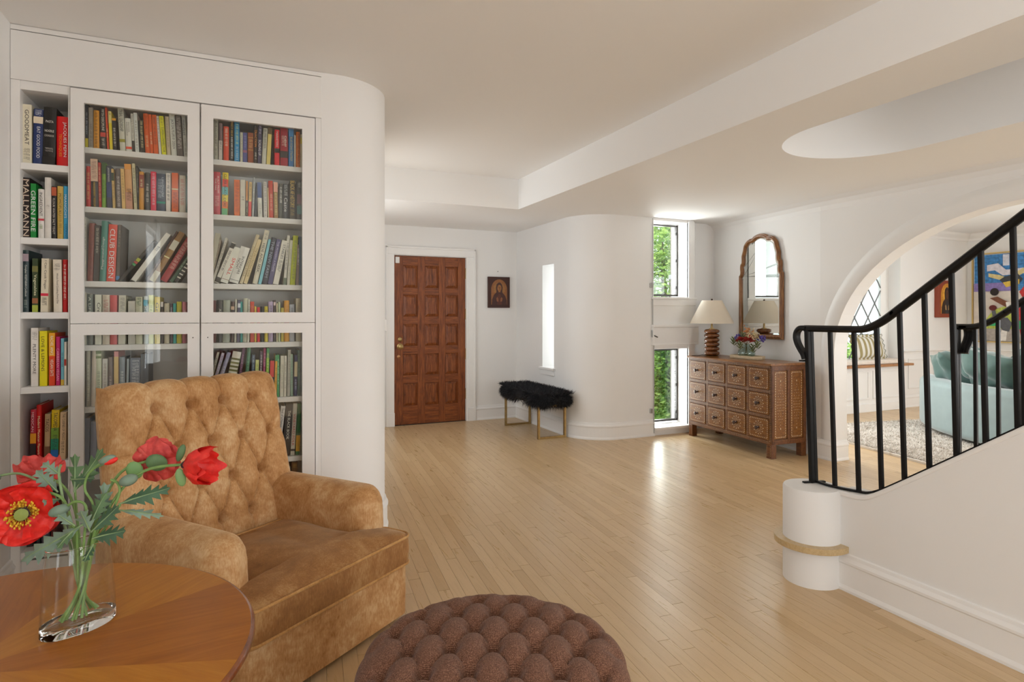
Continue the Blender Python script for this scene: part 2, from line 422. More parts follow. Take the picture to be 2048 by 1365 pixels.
for i in range(9):
    z = .19*(i+1); y1 = 2.02-.26*i
    if i: obj('tread', boxes((2.712, 3.678, y1-.26, y1+.025, z, z+.03)), NOSE, st, bevel=.008)
    else: obj('tread', boxes((2.712, 3.678, y1-.26, y1+.14, z, z+.03)), NOSE, st, bevel=.008)
    obj('riser', boxes((2.712, 3.678, y1-.015, y1, z-.19+(.03 if i else 0), z)), M['white'], st)
# ------------------------------------------------------------------ built-in bookcase
BY = 3.457
def bx(u, Y=BY): return onY(u, 600, Y).x
bc = thing('bookcase', 'white built-in bookcase with an open column and four glass doors', 'bookcase', (0, 0, 0))
def part(name, mb, mat, parent=bc, **k): return obj(name, mb, mat, parent, **k)
XL, XR = -.984, .384
part('header_panel', boxes((XL, .386, BY-.006, BY+.03, 2.386, 2.612)), M['case'], bevel=.002)
part('header_strip', boxes((XL, .386, BY-.004, BY+.03, 2.616, 2.638)), M['case'])
part('back_panel', boxes((XL, XR, BY+.30, BY+.315, .02, 2.45)), M['case'])
x0, x1, x2, x3, x4 = bx(22), bx(40.5), bx(136), bx(140.5), bx(630)
part('side_panel', boxes((XL, x1, BY-.004, BY+.30, .02, 2.385)), M['case'], bevel=.002)
part('divider', boxes((x2, x3-.002, BY+.001, BY+.30, .02, 2.385)), M['case'], bevel=.0015)
xm = (bx(399.5)+bx(402))/2
part('divider', boxes((xm-.02, xm+.02, BY+.035, BY+.30, .02, 2.385)), M['case'])
part('side_panel', boxes((x4+.003, XR, BY-.002, BY+.30, .02, 2.385)), M['case'], bevel=.002)
part('top_board', boxes((x1, x2, BY+.002, BY+.30, 2.345, 2.385)), M['case'])
part('top_board', boxes((x3, x4+.003, BY+.03, BY+.30, 2.345, 2.385)), M['case'])
part('plinth', boxes((XL, XR, BY+.02, BY+.28, 0, .15)), M['case'])
OZ = [2.007, 1.66, 1.312, .963, .609, .195]
DZ = [2.115, 1.827, 1.464, 1.152, .85, .522, .19]
for z in OZ: part('shelf', boxes((x1, x2, BY+.004, BY+.30, z-.031, z)), M['case'], bevel=.0015)
for z in DZ:
    part('shelf', boxes((x3, xm-.02, BY+.045, BY+.30, z-.028, z)), M['case'], bevel=.0015)
    part('shelf', boxes((xm+.02, x4+.002, BY+.045, BY+.30, z-.028, z)), M['case'], bevel=.0015)
def door(xa, xb, ga, gb, z0, z1, g0, g1):
    fr = part('door', boxes((xa, ga, BY-.02, BY+.002, z0, z1), (gb, xb, BY-.02, BY+.002, z0, z1), (ga, gb, BY-.02, BY+.002, z0, g0), (ga, gb, BY-.02, BY+.002, g1, z1)), M['case'])
    obj('pane', boxes((ga-.004, gb+.004, BY-.011, BY-.007, g0-.004, g1+.004)), M['caseglass'], fr)
    return fr
YD = BY-.02
dl = (bx(140.5, YD), bx(399.2, YD), bx(167.5, YD), bx(375, YD)); dr = (bx(402.3, YD), bx(630, YD), bx(426.5, YD), bx(604.5, YD))
for q in (dl, dr):
    door(*q, 1.2585, 2.375, 1.313, 2.31)
    lo = door(*q, .16, 1.256, .26, 1.203)
    xk = q[1]-.03 if q is dl else q[0]+.03
    obj('knob_hole', MB().tube([(xk, YD-.0012, 1.184), (xk, YD+.004, 1.184)], .0028, 10), M['dark'], lo)
# ------------------------------------------------------------------ books
BK = {}; GAIN = 1
def bmat(h):
    k = h, GAIN
    if k not in BK:
        c = lin(h); g = sum(c)/3
        BK[k] = plain('book_cover_'+h, tuple(min(.82, max(.002, g+(x-g)*1.12)*GAIN) for x in c), .42, var=.06, vscale=25)
    return BK[k]
PAGES = plain('book_pages', (.62, .55, .43), .8, var=.1, vscale=60)
TXT = {}
def text_mesh(s):
    if s not in TXT:
        cu = bpy.data.curves.new('t', 'FONT'); cu.body = s; cu.resolution_u = 2; cu.offset = 0
        o = bpy.data.objects.new('t', cu); me = bpy.data.meshes.new_from_object(o)
        v = [tuple(p.co) for p in me.vertices]; f = [tuple(p.vertices) for p in me.polygons]
        bpy.data.objects.remove(o); bpy.data.curves.remove(cu); bpy.data.meshes.remove(me)
        xs = [p[0] for p in v]; ys = [p[1] for p in v]
        a, b, c, d = min(xs), max(xs), min(ys), max(ys)
        TXT[s] = ([((p[0]-a)/(b-a), (p[1]-c)/(d-c)) for p in v], f)
    return TXT[s]
def colour_name(h):
    import colorsys
    r, g, b = (int(h[i:i+2], 16)/255 for i in (0, 2, 4)); hh, s, v = colorsys.rgb_to_hsv(r, g, b); hh *= 360
    if v < .2: return 'black'
    if s < .13: return 'charcoal' if v < .36 else 'grey' if v < .62 else 'pale grey' if v < .74 else 'white'
    d = 'dark ' if v < .42 else 'pale ' if s < .32 and v > .6 else ''
    if hh < 12 or hh > 345: return d+('red' if s > .5 else 'rose')
    if hh < 38: return 'dark brown' if v < .35 else 'brown' if v < .58 else ('orange' if s > .6 else 'cream' if s < .25 else 'tan')
    if hh < 52: return ('cream' if s < .3 and v > .6 else 'mustard' if s > .5 else 'olive tan')
    if hh < 68: return d+('yellow' if s > .45 else 'beige')
    if hh < 160: return d+'green'
    if hh < 195: return d+'teal'
    if hh < 255: return 'navy' if v < .42 else d+'blue'
    if hh < 300: return d+'purple'
    return d+'pink' if v > .6 else d+'magenta'
ORD = 'first second third fourth fifth sixth seventh eighth ninth tenth eleventh twelfth thirteenth fourteenth fifteenth sixteenth seventeenth eighteenth nineteenth twentieth twenty-first twenty-second twenty-third'.split()
rb = random.Random(11)
def book_row(where, group, ox, oy, sc, z, Y, rows, start=0):
    global GAIN
    k = start; GAIN = 1.2 if 'open' in where else 1.4
    for ln in rows.strip().split('\n'):
        head, *ext = ln.split(';'); a = head.split()
        xl, xr, tl, yt = (float(q) for q in a[:4]); col = a[4]
        U = lambda x: ox+x/sc
        p0, p1 = onY(U(xl), 600, Y), onY(U(xr), 600, Y); pt = onY(U(tl), oy+yt/sc, Y)
        dx, h = pt.x-p0.x, pt.z-z
        an = math.atan2(dx, h) if abs(dx) > .003 else 0
        H = math.hypot(dx, h) if an else h
        w = max(.006, (p1.x-p0.x)*math.cos(an)-.0012)
        dep = min(.25, max(.12, H*rb.uniform(.66, .78))); y0 = rb.uniform(0, .008)
        hard = w > .016 and rb.random() < .6
        # cover: rounded or flat spine with two boards
        prof = [(-w/2, dep), (-w/2, .003)]+([(-w/2+w*q, .003-.0045*math.sin(PI*q)) for q in (.15, .35, .5, .65, .85)] if hard else [(-w/2+.001, 0), (w/2-.001, 0)])
        tb = min(.0026, w*.12)
        prof += [(w/2, .003), (w/2, dep), (w/2-tb, dep), (w/2-tb, .006), (-w/2+tb, .006), (-w/2+tb, dep)]
        m = MB().prism(prof, 'z', 0, H)
        o = obj('book', m, bmat(col))
        e = .003 if hard else .0006
        obj('pages', boxes((-w/2+tb*.9, w/2-tb*.9, .0055, dep-.004, e, H-e)), PAGES, o)
        ys = (-.0016 if hard else 0)-.0004
        for x in ext:
            x = x.strip()
            if x[0] == '=':
                f0, f1, c = x[1:].split(','); f0, f1 = float(f0), float(f1)
                obj('spine_band', boxes((-w/2+.0002, w/2-.0002, ys-.0002, .006, H*(1-f1), H*(1-f0))), bmat(c), o)
            elif x[0] == '~':
                mm = MB(); c, *q = x[1:].split(','); f0, f1 = (float(q[0]), float(q[1])) if q else (.12, .8)
                n = 2 if w > .026 else 1; y_ = ys-.0005
                for r in range(n):
                    zz = H*(1-f0); xc = ((r+.5)/n-.5)*w*.62; ch_ = min(.008, w*(.17 if n == 2 else .24)); left = rb.randint(3, 9)
                    while zz > H*(1-f1):
                        t1 = rb.uniform(.0008, .0014); k_ = rb.choice((1, 1, .6))
                        mm.add([(xc-ch_*k_, y_, zz-t1), (xc+ch_*k_, y_, zz-t1), (xc+ch_*k_, y_, zz), (xc-ch_*k_, y_, zz)], [(0, 1, 2, 3)])
                        if rb.random() < .6: mm.add([(xc+ch_*.7, y_, zz-t1*2.6), (xc+ch_, y_, zz-t1*2.6), (xc+ch_, y_, zz-t1), (xc+ch_*.7, y_, zz-t1)], [(0, 1, 2, 3)])
                        zz -= rb.uniform(.0026, .0036); left -= 1
                        if left == 0: zz -= .004; left = rb.randint(3, 9)
                obj('lettering', mm, bmat(c), o)
            else:
                q = x.split(','); s, c = q[0], q[1]; f0, f1 = float(q[2]), float(q[3]); off = float(q[4]) if len(q) > 4 else 0; hf = float(q[5]) if len(q) > 5 else .5
                md = q[6] if len(q) > 6 else 'd'
                tv, tf = text_mesh(s); z0, z1 = H*(1-f0), H*(1-f1); b = w*hf
                if md == 'd': vv = [(off*w-b/2+p[1]*b, ys-.0006, z0+(z1-z0)*p[0]) for p in tv]
                elif md == 'u': vv = [(off*w+b/2-p[1]*b, ys-.0006, z1+(z0-z1)*p[0]) for p in tv]
                else: vv = [(off*w-b/2+p[0]*b, ys-.0006, z1+(z0-z1)*p[1]) for p in tv]
                obj('lettering', MB().add(vv, tf), bmat(c), o)
        o.location = (p0.x+(p1.x-p0.x)/2, Y+y0, z+.0006+abs(math.sin(an))*w/2)
        o.rotation_euler = (0, an, 0)
        if abs(an) > .2:   # keep the standing corner where the photo shows it
            o.location.x = p0.x+(w/2)*math.cos(an)+ (0)
        sz = 'thin ' if w < .017 else 'thick ' if w > .038 else ''
        ht = 'leaning ' if abs(an) > .28 else ''
        two = [q for q in ext if q.strip()[0] == '=']
        cn = colour_name(col)
        if two: 
            c2 = colour_name(two[0].strip()[1:].split(',')[2])
            if c2 != cn: cn += ' and '+c2
        if two and ht: ht = ''
        if two or ' ' in cn: sz = ''
        tag(o, f'{ht}{sz}{cn} book, {ORD[k]} from the left, {where}', 'book', group)
        k += 1
YO, YG = BY+.03, BY+.062
Z1 = (0, 160, 4.265)
book_row('top open shelf', 'books on the open shelves', *Z1, OZ[0], YO, '''
182 268 188 202 d8d0bc;GOODMEAT,2b2622,.09,.68,.02,.42;~8a8474,.74,.93
272 358 282 240 22315e;=.14,.26,d9c9b4;EAT GOOD FOOD,e6e2dc,.32,.88,.05,.34;~b9bcc8,.02,.12
358 470 372 228 15120f;PASTA,d9d4cc,.23,.27,0,.6,h;NOODLE,d9d4cc,.39,.43,0,.72,h;COOKBOOK,b9b4ac,.475,.51,0,.75,h;~a9a49c,.70,.76;=.85,.97,15120f
477 580 482 305 c4181c;JACQUES PEPIN,e9ded8,.11,.80,.2,.32;TECHNIQUES,d9922a,.35,.80,-.17,.26''')
book_row('second open shelf', 'books on the open shelves', 30, 340, 9.75, OZ[1], YO, '''
128 285 142 140 1d0f0c;MALLMANN,c9b8a8,.03,.97,0,.75
290 410 305 262 0f7a33;GREEN FIRE,dfe8dd,.13,.88,0,.78
445 565 445 370 d2cfca;INGREDIENT,25211f,.07,.55,0,.5;=.60,.64,b03c48;~6a8a4a,.72,.8
570 700 560 140 cecac4;~9a948c,.45,.5
703 805 703 312 17120f;=.02,.18,a8563c;FLOUR WATER SALT YEAST,b9b2a8,.23,.91,-.05,.45
815 935 812 312 c0a25a;MOMOFUKU,5b4a20,.14,.56,0,.5;~8a7438,.58,.9
935 1028 945 312 4a9cc4;MAANGCHI'S,dfe6ea,.16,.6,0,.55;COOKING,1f4a7a,.71,.97,.1,.5''')
book_row('third open shelf', 'books on the open shelves', 30, 480, 8.53, OZ[2], YO, '''
125 230 130 175 1d3032;=.06,.18,9a8a92;Complete VEGETARIAN Cookbook,cfd2cc,.24,.75,0,.45;~8a948c,.8,.93
285 390 290 318 2f3d22;=.14,.25,6a6a3c;Vegetables,dcd8b4,.3,.69,0,.62;=.74,.84,8a5a3c;=.87,1.0,9aa44c
425 560 445 318 cfc6b2;I Can Cook Vegan,2b2622,.04,.57,.05,.38;=.65,.70,c0384a;~5a5448,.73,.87
650 800 635 335 d2c9b9;Whole Food Cooking Every Day,35302b,.26,.84,.0,.28;~8a8478,.08,.2
805 885 805 335 b01c20;~e0d4cc,.1,.75''')
book_row('fourth open shelf', 'books on the open shelves', 0, 560, 5.25, OZ[3], YO, '''
318 400 318 508 d8d2cc;PLENTY MORE,2a2725,.28,.79,0,.42;~8a8680,.07,.2
412 495 415 540 d9c81c;LOVE & LEMONS,2a260f,.1,.73,-.05,.4
507 575 515 560 c4482a;=.0,.44,d7962a;RACHEL AMA'S,efe0c8,.06,.42,.0,.5;VEGAN EATS,efe0c8,.5,.82,0,.5
583 628 588 600 a8255c;CARIBBEAN VEGAN,dfa0b4,.24,.9,0,.6
632 670 637 618 6fa6b4;~35505a,.3,.6;=.88,1.0,c0a048
668 695 672 655 d9d2c6;=.4,.55,9a3a2c''')
book_row('fifth open shelf', 'books on the open shelves', 40, 780, 9.1, OZ[4], YO, '''
170 285 185 370 9c1430;MEXICAN,e0b8bc,.05,.43,-.12,.4;=.46,.65,c98a12;=.66,1.0,240d0d
290 385 300 285 b0161e;Modern Mexican Flavors,e6d0a8,.2,.88,0,.5
430 535 445 450 a58a6a;TACOS,3b2c20,.1,.38,0,.6;=.7,.9,6a4630
545 690 565 380 c4a81c;=.36,.58,6a8a34;=.58,.80,1f7a5a;=.80,1.0,1c5c9a;TACOPEDIA,2a2412,.05,.42,.05,.5;~1f2a2a,.5,.8
712 830 728 415 c4a988;THE CUISINES OF MEXICO,3b281c,.03,.6,.1,.42;~4b382c,.62,.85''')
book_row('lowest open shelf', 'books on the open shelves', 0, 0, 1, OZ[5], YO+.05, '''
52 66 53 985 2b2422;~8a8478
68 80 69 1002 1d1a1c;~b0a894
82 100 83 990 35303a;~9a94a0
101 112 102 1010 5a2a26''')
W1 = 'top shelf behind left glass door'
book_row(W1, 'books behind left glass door', 160, 200, 11.375, DZ[0], YG, '''
105 180 115 70 1d2430;=.78,1,b4a42c;~9aa0a8,.2,.7
185 290 180 160 8d867c;~5a544c,.4,.95
300 430 285 225 d98a1e;~5a3a12,.06,.95
460 590 440 150 2a2421;FIFTH DISCIPLINE,cfc8c0,.06,.56,.05,.45;=.6,.7,b04038;~b9b2a8,.74,.9
610 660 555 160 c04a28;~e0c8b0,.5,.7
665 745 630 250 cdb22a;=0,.3,c9b878;~6a5a18,.05,.1
745 845 715 410 1d1a19;=0,.07,c08a34;~c9c4bc,.3,.85
905 1040 845 180 b9b8ac;TRIBAL LEADERSHIP,2a2826,.03,.54,.05,.6;=.72,.79,8a8438
1045 1185 1005 410 c9c8c0;EMOTIONAL,5a5854,.12,.42,.18,.24;INTELLIGENCE 2.0,5a5854,.12,.52,-.15,.24;=.85,.92,c8503c
1185 1250 1140 305 c4c2b8;Mastering the Rockefeller Habits,2a2826,.03,.66,0,.6;=.7,1,2f2c28
1255 1345 1205 285 c3c6c2;~7a7468,.2,.95''')
book_row(W1, 'books behind left glass door', 270, 210, 11.375, DZ[0], YG, '''
110 225 75 350 1f1b16;~c9bc94,.02,.85
230 345 175 185 c45a30;~8a3a1c,.05,.4;~dcb490,.55,.85
345 425 290 205 c0562e;~e0c4a8,.45,.75
425 535 375 220 c65c34;WHAT THE HECK IS EOS,5a2412,.06,.75,0,.5
540 605 475 245 c8c5be;~5a5c78,.06,.65
610 715 540 250 c9c32c;SUPERCONNECTOR,35321a,.28,.93,.08,.55;~6a6a20,.04,.24
720 815 670 250 b5a894;~8a7e6c,.1,.8
825 955 765 195 c6c6be;JACK DALYS LIFE BY DESIGN,2a2a28,.13,.83,0,.6
960 1100 900 210 544c48;~c4beb8,.04,.8
1110 1198 1055 230 b9bab4;mindset,23344e,.11,.48,0,.7;~6a6c70,.54,.95''', 11)
W2 = 'second shelf behind left glass door'
book_row(W2, 'books behind left glass door', 160, 310, 11.375, DZ[1], YG, '''
130 240 118 250 a8281f;~d0a070,.15,.8
245 415 228 85 221c1a;=0,.46,c2a894;MANAGEMENT WISDOM,d0a040,.48,.98,0,.3;~8a5c4c,.05,.4
415 485 395 165 a03028;~d8a088,.1,.85
490 585 480 165 6c9434;=0,.25,2f4a1c;~26380f,.38,.78
610 735 590 240 252c3e;JASON REYNOLDS,d4d4d0,.05,.38,-.1,.4;=.4,.75,25345c
740 805 700 315 b59a66;=.1,.3,2f3a28;~7a5a34,.4,.8
815 945 785 300 5a504b;~b9b2ac,.2,.95
950 1040 910 310 c4a56e;~8a6c3c,.1,.8
1040 1200 1000 200 c09468;=0,.12,c88a4a;=.62,1,b58c78;~5a4438,.55,.82
1225 1305 1170 195 b4ad90;~2f2c24,.1,.85
1310 1352 1265 250 2b2a28;~9a9a98,.05,.6''')
book_row(W2, 'books behind left glass door', 270, 320, 11.375, DZ[1], YG, '''
90 200 85 265 b5813a;=.08,.42,7a3526;~e0c8a0,.2,.4
220 340 215 280 1c1a18;~b9b4ac,.3,.8
350 480 345 260 c8304a;~e8b0bc,.05,.85
482 690 475 300 26344a;LINCOLN,9aa4b0,.1,.6,.2,.2;=.74,.79,1f7a6a;~8a94a0,.15,.65
700 810 710 300 c8c3bc;~2a2624,.04,.7
830 985 838 290 c85c22;=.4,.43,c9b48c;~7a2c10,.5,.9
1005 1150 1010 350 b9b2a2;~a85a44,.1,.8
1152 1190 1155 350 31564c''', 11)
W3 = 'third shelf behind left glass door'
book_row(W3, 'books behind left glass door', 160, 430, 9.75, DZ[2], YG, '''
80 112 85 40 b0aea4;~2a2826,.1,.5
130 245 170 160 7a4438;~5a2a24,.1,.9
255 365 285 200 35302c;~a8a496,.05,.5
370 500 415 115 3f7468;Playground,dfe4dc,.46,.8,-.08,.44,u;Design,c0d0c8,.27,.44,-.08,.46,u
505 680 555 185 c04a3a;CLUB DESIGN,e9ded0,.08,.94,0,.58
690 765 735 190 4e4640;~8a847c,.1,.4;=.9,.97,4a78a4''')
book_row(W3, 'books behind left glass door', 255, 440, 9.754, DZ[2], YG, '''
-190 -90 520 425 3a3834;=.45,.52,9aa04a;=.53,.57,a04a4a;=.58,.62,4a8a5a
60 200 750 290 c9c7c0;~4a4844,.28,.36
350 410 950 235 3b241e;~7a5a48,.2,.8
412 560 1010 265 8a6a42;=.18,.36,b9b4a4;=.5,.52,d0c49c;=.8,1,a8a28c
635 800 1160 390 8c2a30;~d0a098,.1,.7
815 905 1230 622 44584a;~a4b4a0,.2,.6
912 1010 1270 702 2a2a28;=.1,.14,c9c8c0;=.22,.26,c9c8c0;=.34,.38,c9c8c0;=.46,.5,c9c8c0;=.58,.62,c9c8c0;=.7,.74,c9c8c0;=.82,.86,c9c8c0''', 6)
W4 = 'fourth shelf behind left glass door'
book_row(W4, 'books behind left glass door', 160, 580, 9.75, DZ[3], YG, '''
80 128 80 60 b5b3a6
130 250 130 80 4e564f;A LIFE IN,c4c8c0,.06,.55,0,.4
280 415 280 95 c8c8ba;Creative,2a2826,.16,.62,.1,.5
430 575 430 100 b9b0a0;~9a4a44,.1,.6
580 720 580 105 b04a4a
735 880 750 110 b9b7aa;~6a6860,.05,.3
930 1075 930 220 b4b1a8
1080 1215 1085 140 b8b8a4;~3a5a34,.02,.2;~35302b,.4,.7''')
book_row(W4, 'books behind left glass door', 270, 580, 9.75, DZ[3], YG, '''
160 245 165 125 c0c8cc;=.08,.2,5a9ab0;OPTION,35586a,.2,.62,0,.5
262 360 262 105 c0cc84;~7a8a3a,.2,.7
375 485 380 140 d6b23c;Grind,4a3a14,.12,.55,0,.5
495 550 500 235 2b2728;=0,.12,b9b4ac;~d0ccc4,.3,.6
565 668 565 262 b3ab96;~6a6454,.2,.5
680 735 680 270 3a3440;~c0bcc8,.1,.6
740 805 740 268 2f8a84
810 908 812 232 b4ac3c;~5a5420,.3,.8
918 1000 920 238 c07884;~e0c0c4,.2,.6''', 8)
W5 = 'fifth shelf behind left glass door'
book_row(W5, 'books behind left glass door', 160, 670, 12.4, DZ[4], YG, '''
70 135 75 310 3b2f1c;~b4a888,.3,.9
140 250 140 310 9a988a;~c8c8bc,.3,.9
255 380 300 320 b9b0a4
390 530 405 330 b8bda8;=.05,.1,6a7a5c;=.14,.18,6a7a5c;~7a8470,.4,.95
545 680 555 600 b8b6b0;~8a7c78,.1,.9
690 800 700 560 6a605c;~b4a8a4,.4,.8
830 950 830 420 c08a88;=.1,.6,c0a878
970 1110 970 560 6d7880;~c0c8cc,.3,.9
1125 1190 1150 600 97a0a4
1215 1480 1240 580 666c78;~b9bec4,.05,.9
1500 1700 1500 480 5a6068''')
book_row('sixth shelf behind left glass door', 'books behind left glass door', 0, 0, 1, DZ[5], YG, '''
167 178 169 838 6d7484
179 192 181 845 8a90a0
193 210 195 850 5a5c6c''')
V1 = 'top shelf behind right glass door'
book_row(V1, 'books behind right glass door', 420, 230, 12.41, DZ[0], YG, '''
85 200 85 110 9c9a8c;BLUE OCEAN SHIFT,2a2a2a,.04,.66,.1,.45;~5a5850,.72,.9
215 310 210 200 6a5a5c;=.47,1,b4aca4;~3a2a44,.5,.72
330 470 315 270 c04c3a;~e8c8b8,.06,.58
495 590 490 140 26221f;~b99c54,.02,.36;~d4d0c8,.4,.92
600 735 590 165 1f78a4;~b4c890,.05,.55;~b4d0dc,.62,.95
745 815 740 425 b5b3a4;~7a786c,.1,.8
815 925 820 430 4a4c7c;~8a8cb0,.1,.5;=.58,.66,8a5a6a
935 1080 945 430 7c4228;=.15,.17,b08a4c;=.55,.57,b08a4c;~c09a6c,.22,.5
1085 1180 1095 250 2b2422;TRACTION,c87a34,.12,.56,0,.6;~b9b4a8,.7,.88''')
book_row(V1, 'books behind right glass door', 510, 230, 11.37, DZ[0], YG, '''
55 150 70 225 33304a;SCALING UP,d9d4cc,.38,.78,0,.6;~b9b4c0,.02,.22
150 250 190 300 b4b4a8;~4a4a44,.04,.56
255 350 300 280 c4b474;=0,.18,5a4c34
445 560 445 330 c4343c;MARKETERS,e0d4d0,.05,.48,0,.4;=.52,.64,241f1e
575 750 580 285 8e2a34;Cornell,dcc8c0,.2,.48,.2,.24;=.6,.77,241f20;~c0a49c,.2,.45
765 885 775 300 3a6a9c;BLUE OCEAN STRATEGY,c4bc74,.22,.84,.02,.4;=.0,.2,4a86b8
890 930 890 450 c0bdb4
935 1025 935 380 c86a24;HIT MAKERS,35200f,.5,.96,0,.45;~6a3412,.05,.46
1030 1083 1035 440 b5ad94;=.1,.28,c4b44c''', 9)
V2 = 'second shelf behind right glass door'
book_row(V2, 'books behind right glass door', 420, 330, 11.38, DZ[1], YG, '''
80 235 85 150 a83840;BUILT FROM,dcbcb4,.1,.49,.2,.24;THE FIRE,dcbcb4,.15,.43,-.2,.2;~c88c88,.56,.8
265 400 285 165 c8b43c;=.16,.34,c04030;=.34,.52,5aa0a0;=.68,.84,c06a30;=.84,1,5a9a6a;CLEAR BLACK IDEAS,241f1a,.04,.8,0,.45
545 680 545 330 cc642c;~8a3a14,.06,.9
685 805 695 335 b8b5a8;~5a5850,.46,.56
815 865 820 370 2b2018;=0,.55,b07a44;~d8c8a8,.6,.95
865 940 885 385 c4aa74;=.56,1,c04a44;~4a3a24,.04,.5
950 1000 985 280 a4a8a8;~3a4448,.06,.7
1000 1068 1040 400 222a34''')
book_row(V2, 'books behind right glass door', 510, 340, 12.41, DZ[1], YG, '''
75 185 50 310 c4c6be;=0,.44,4a5c88;~8a8a84,.6,.95
215 310 200 290 c4c2bc;~7a7674,.04,.95
330 350 310 440 c8b894
350 465 330 265 ac4030;~d89a84,.35,.8
470 580 455 305 8a6a3c;=0,.27,c89480;~d8c890,.3,.9
590 690 590 340 4a4c46;~d4d4c8,.1,.55
695 830 700 345 26282a;Caste,e4e2dc,.4,.8,.0,.6;~a4a8a8,.03,.35
860 1000 865 250 3b3524;BLACK AF HISTORY,c0a458,.02,.7,0,.75;~8a7a4c,.75,.9
1040 1158 1035 250 2f322f;=.36,.6,5a3a44;=.66,.86,3f6a64;~a8a8a0,.06,.2''', 8)
V3 = 'third shelf behind right glass door'
book_row(V3, 'books behind right glass door', 380, 420, 6.204, DZ[2], YG, '''
190 262 310 295 a8a494
225 272 350 370 8a7e70;~3a342c,.1,.9
262 300 440 350 b4b0a6;~4a4640,.1,.7
302 366 520 415 c6c2b8;=.02,.14,35322e;=.86,.98,35322e;~3a3632,.2,.7
375 480 540 475 cbc9c0;SMALL,c0282c,.3,.78,.15,.42;=.9,.91,6a2a2a
485 610 635 475 c9c8c2;INTERIORS,211f1e,.26,.75,.12,.26;NOW!,211f1e,.34,.62,-.2,.26;=.92,.93,4a4a48
612 660 825 315 c0b69c;DECORATING STYLE,8a7c54,.25,.85,0,.6
662 715 845 375 bfb08c;THE DECORATING BOOK,7a6a40,.2,.85,0,.5
775 840 930 255 c4c0b0;HIDE AND SEEK,211f1e,.25,.79,.0,.5;~6a6860,.05,.18
845 890 975 370 7ab0bc
890 958 1010 350 2f3340;THE NEW FARM,8a94a4,.08,.86,0,.55
960 1025 1075 370 4a4668;THE MODERN A-FRAME,b4b0c8,.05,.72,.0,.38
1025 1100 1140 385 c8c6bc;STABLES,35332f,.09,.42,.1,.42;~5a5850,.46,.7
1155 1195 1205 320 bcbab0;=.86,1,5a6450;~35332f,.15,.7
1200 1240 1240 375 b8b6a6;~8a887c,.2,.9
1240 1305 1280 320 a4ac2c;~5a6018,.1,.9
1310 1350 1330 430 6a5850;~c0b8b0,.1,.5
1352 1388 1356 330 2c4458''')
V4 = 'fourth shelf behind right glass door'
book_row(V4, 'books behind right glass door', 420, 580, 11.38, DZ[3], YG, '''
50 140 55 245 5c3230
145 285 150 235 2b2a28;ANY,b9b8b0,.2,.42,.1,.4
285 450 300 235 8f9488
460 545 475 270 38241e;=.12,.2,b49a84;=.34,.42,b49a84
550 600 570 215 b5b3a8
610 680 630 235 4a4860;=.08,.18,c4c4cc
685 745 695 275 2f8480
745 845 765 195 b5b5a4;~b07a70,.4,.9
845 895 865 225 c4c4b8;~4a4a48,.05,.5
915 1010 920 270 b0402c;~d89070,.1,.6
1010 1060 1010 380 c4a83c;~5a4a18,.2,.7
1070 1140 1070 400 c02430''')
book_row(V4, 'books behind right glass door', 510, 580, 11.37, DZ[3], YG, '''
130 210 135 380 1f1d1c
215 295 215 380 ccb84c;~6a5a20,.1,.6
305 415 310 270 a89ab4;~2f2a38,.1,.6
420 475 430 235 3a2a2c;=.05,.13,c8b0b0
480 525 480 310 b4ad90
530 580 530 280 b4bc9a
590 660 590 410 b0a03c
665 780 665 245 c49040;=.42,.56,b03c30;~a86a30,.1,.3
785 900 785 330 a4a8b0;~4a5260,.1,.6
930 1050 930 195 b5ad98;~9a9280,.1,.8''', 12)
V5 = 'fifth shelf behind right glass door'
book_row(V5, 'books behind right glass door', 420, 680, 10.5, DZ[4], YG, '''
-120 -60 150 270 9a968a;GARDENS,211f1e,.12,.6,0,.6
-50 20 245 290 b0a8b4;~3a2a54,.06,.8
30 120 365 280 8c8aa0;~d0d0d8,.3,.7
260 450 480 270 c0beb4;=.14,.18,5a5a34;=.22,.26,6a6a44;=.3,.34,5a5a34;=.38,.42,5a5a34;=.46,.5,6a6a44
530 600 685 145 4a2c44;ANNUALS,8a6a84,.15,.5,0,.5
690 770 790 140 3f6a54;PLANTS,6a947a,.3,.6,0,.5
840 915 880 320 3c4a5c;~9aa8b4,.02,.5
925 1005 955 430 b4b87c;~6a8a4a,.1,.5
1020 1085 1050 250 4a3844;~d0ccc8,.08,.5
1095 1150 1125 180 7c2048;~d090a8,.1,.6
1160 1225 1190 180 2f7a40;=.2,.5,6a9a2c;~c8d890,.1,.5
1240 1330 1265 450 1f1712;=0,.45,b43028;Perennials,c9b49c,.48,.8,0,.4,u
1345 1400 1370 330 c4941f;=0,.14,2f7a4a;~6a3a10,.3,.7
1405 1460 1415 320 1f7a40;~b0d0b0,.1,.7
1465 1545 1480 340 b8b5a6;~8a887c,.2,.8
1547 1605 1560 340 bab7aa;~7a786c,.15,.8
1615 1685 1635 215 98968a;~6a685c,.1,.8
1690 1745 1700 305 7c9480;~5a7060,.1,.8
1760 1830 1775 320 23244c;=.17,.53,b4a888;~a8acc4,.6,.85
1840 1898 1845 220 3f5c54;~6a8a80,.1,.6''')
book_row('sixth shelf behind right glass door', 'books behind right glass door', 550, 780, 7.586, DZ[5], YG, '''
-60 -15 25 250 5c523c
-5 70 90 255 c4c0bc;Soul of a Nation,211f1e,.05,.42,.05,.5;~8a8884,.46,.6
105 222 165 230 211d1b;THE BLACK BOOK,c9c4b8,.12,.68,.05,.35
230 300 275 215 b4b0a4;VINEYARD FOLK,a03030,.2,.82,.0,.55;=.88,.92,241f1e
310 375 340 215 1f5a34;=.62,.93,b48a2c''')
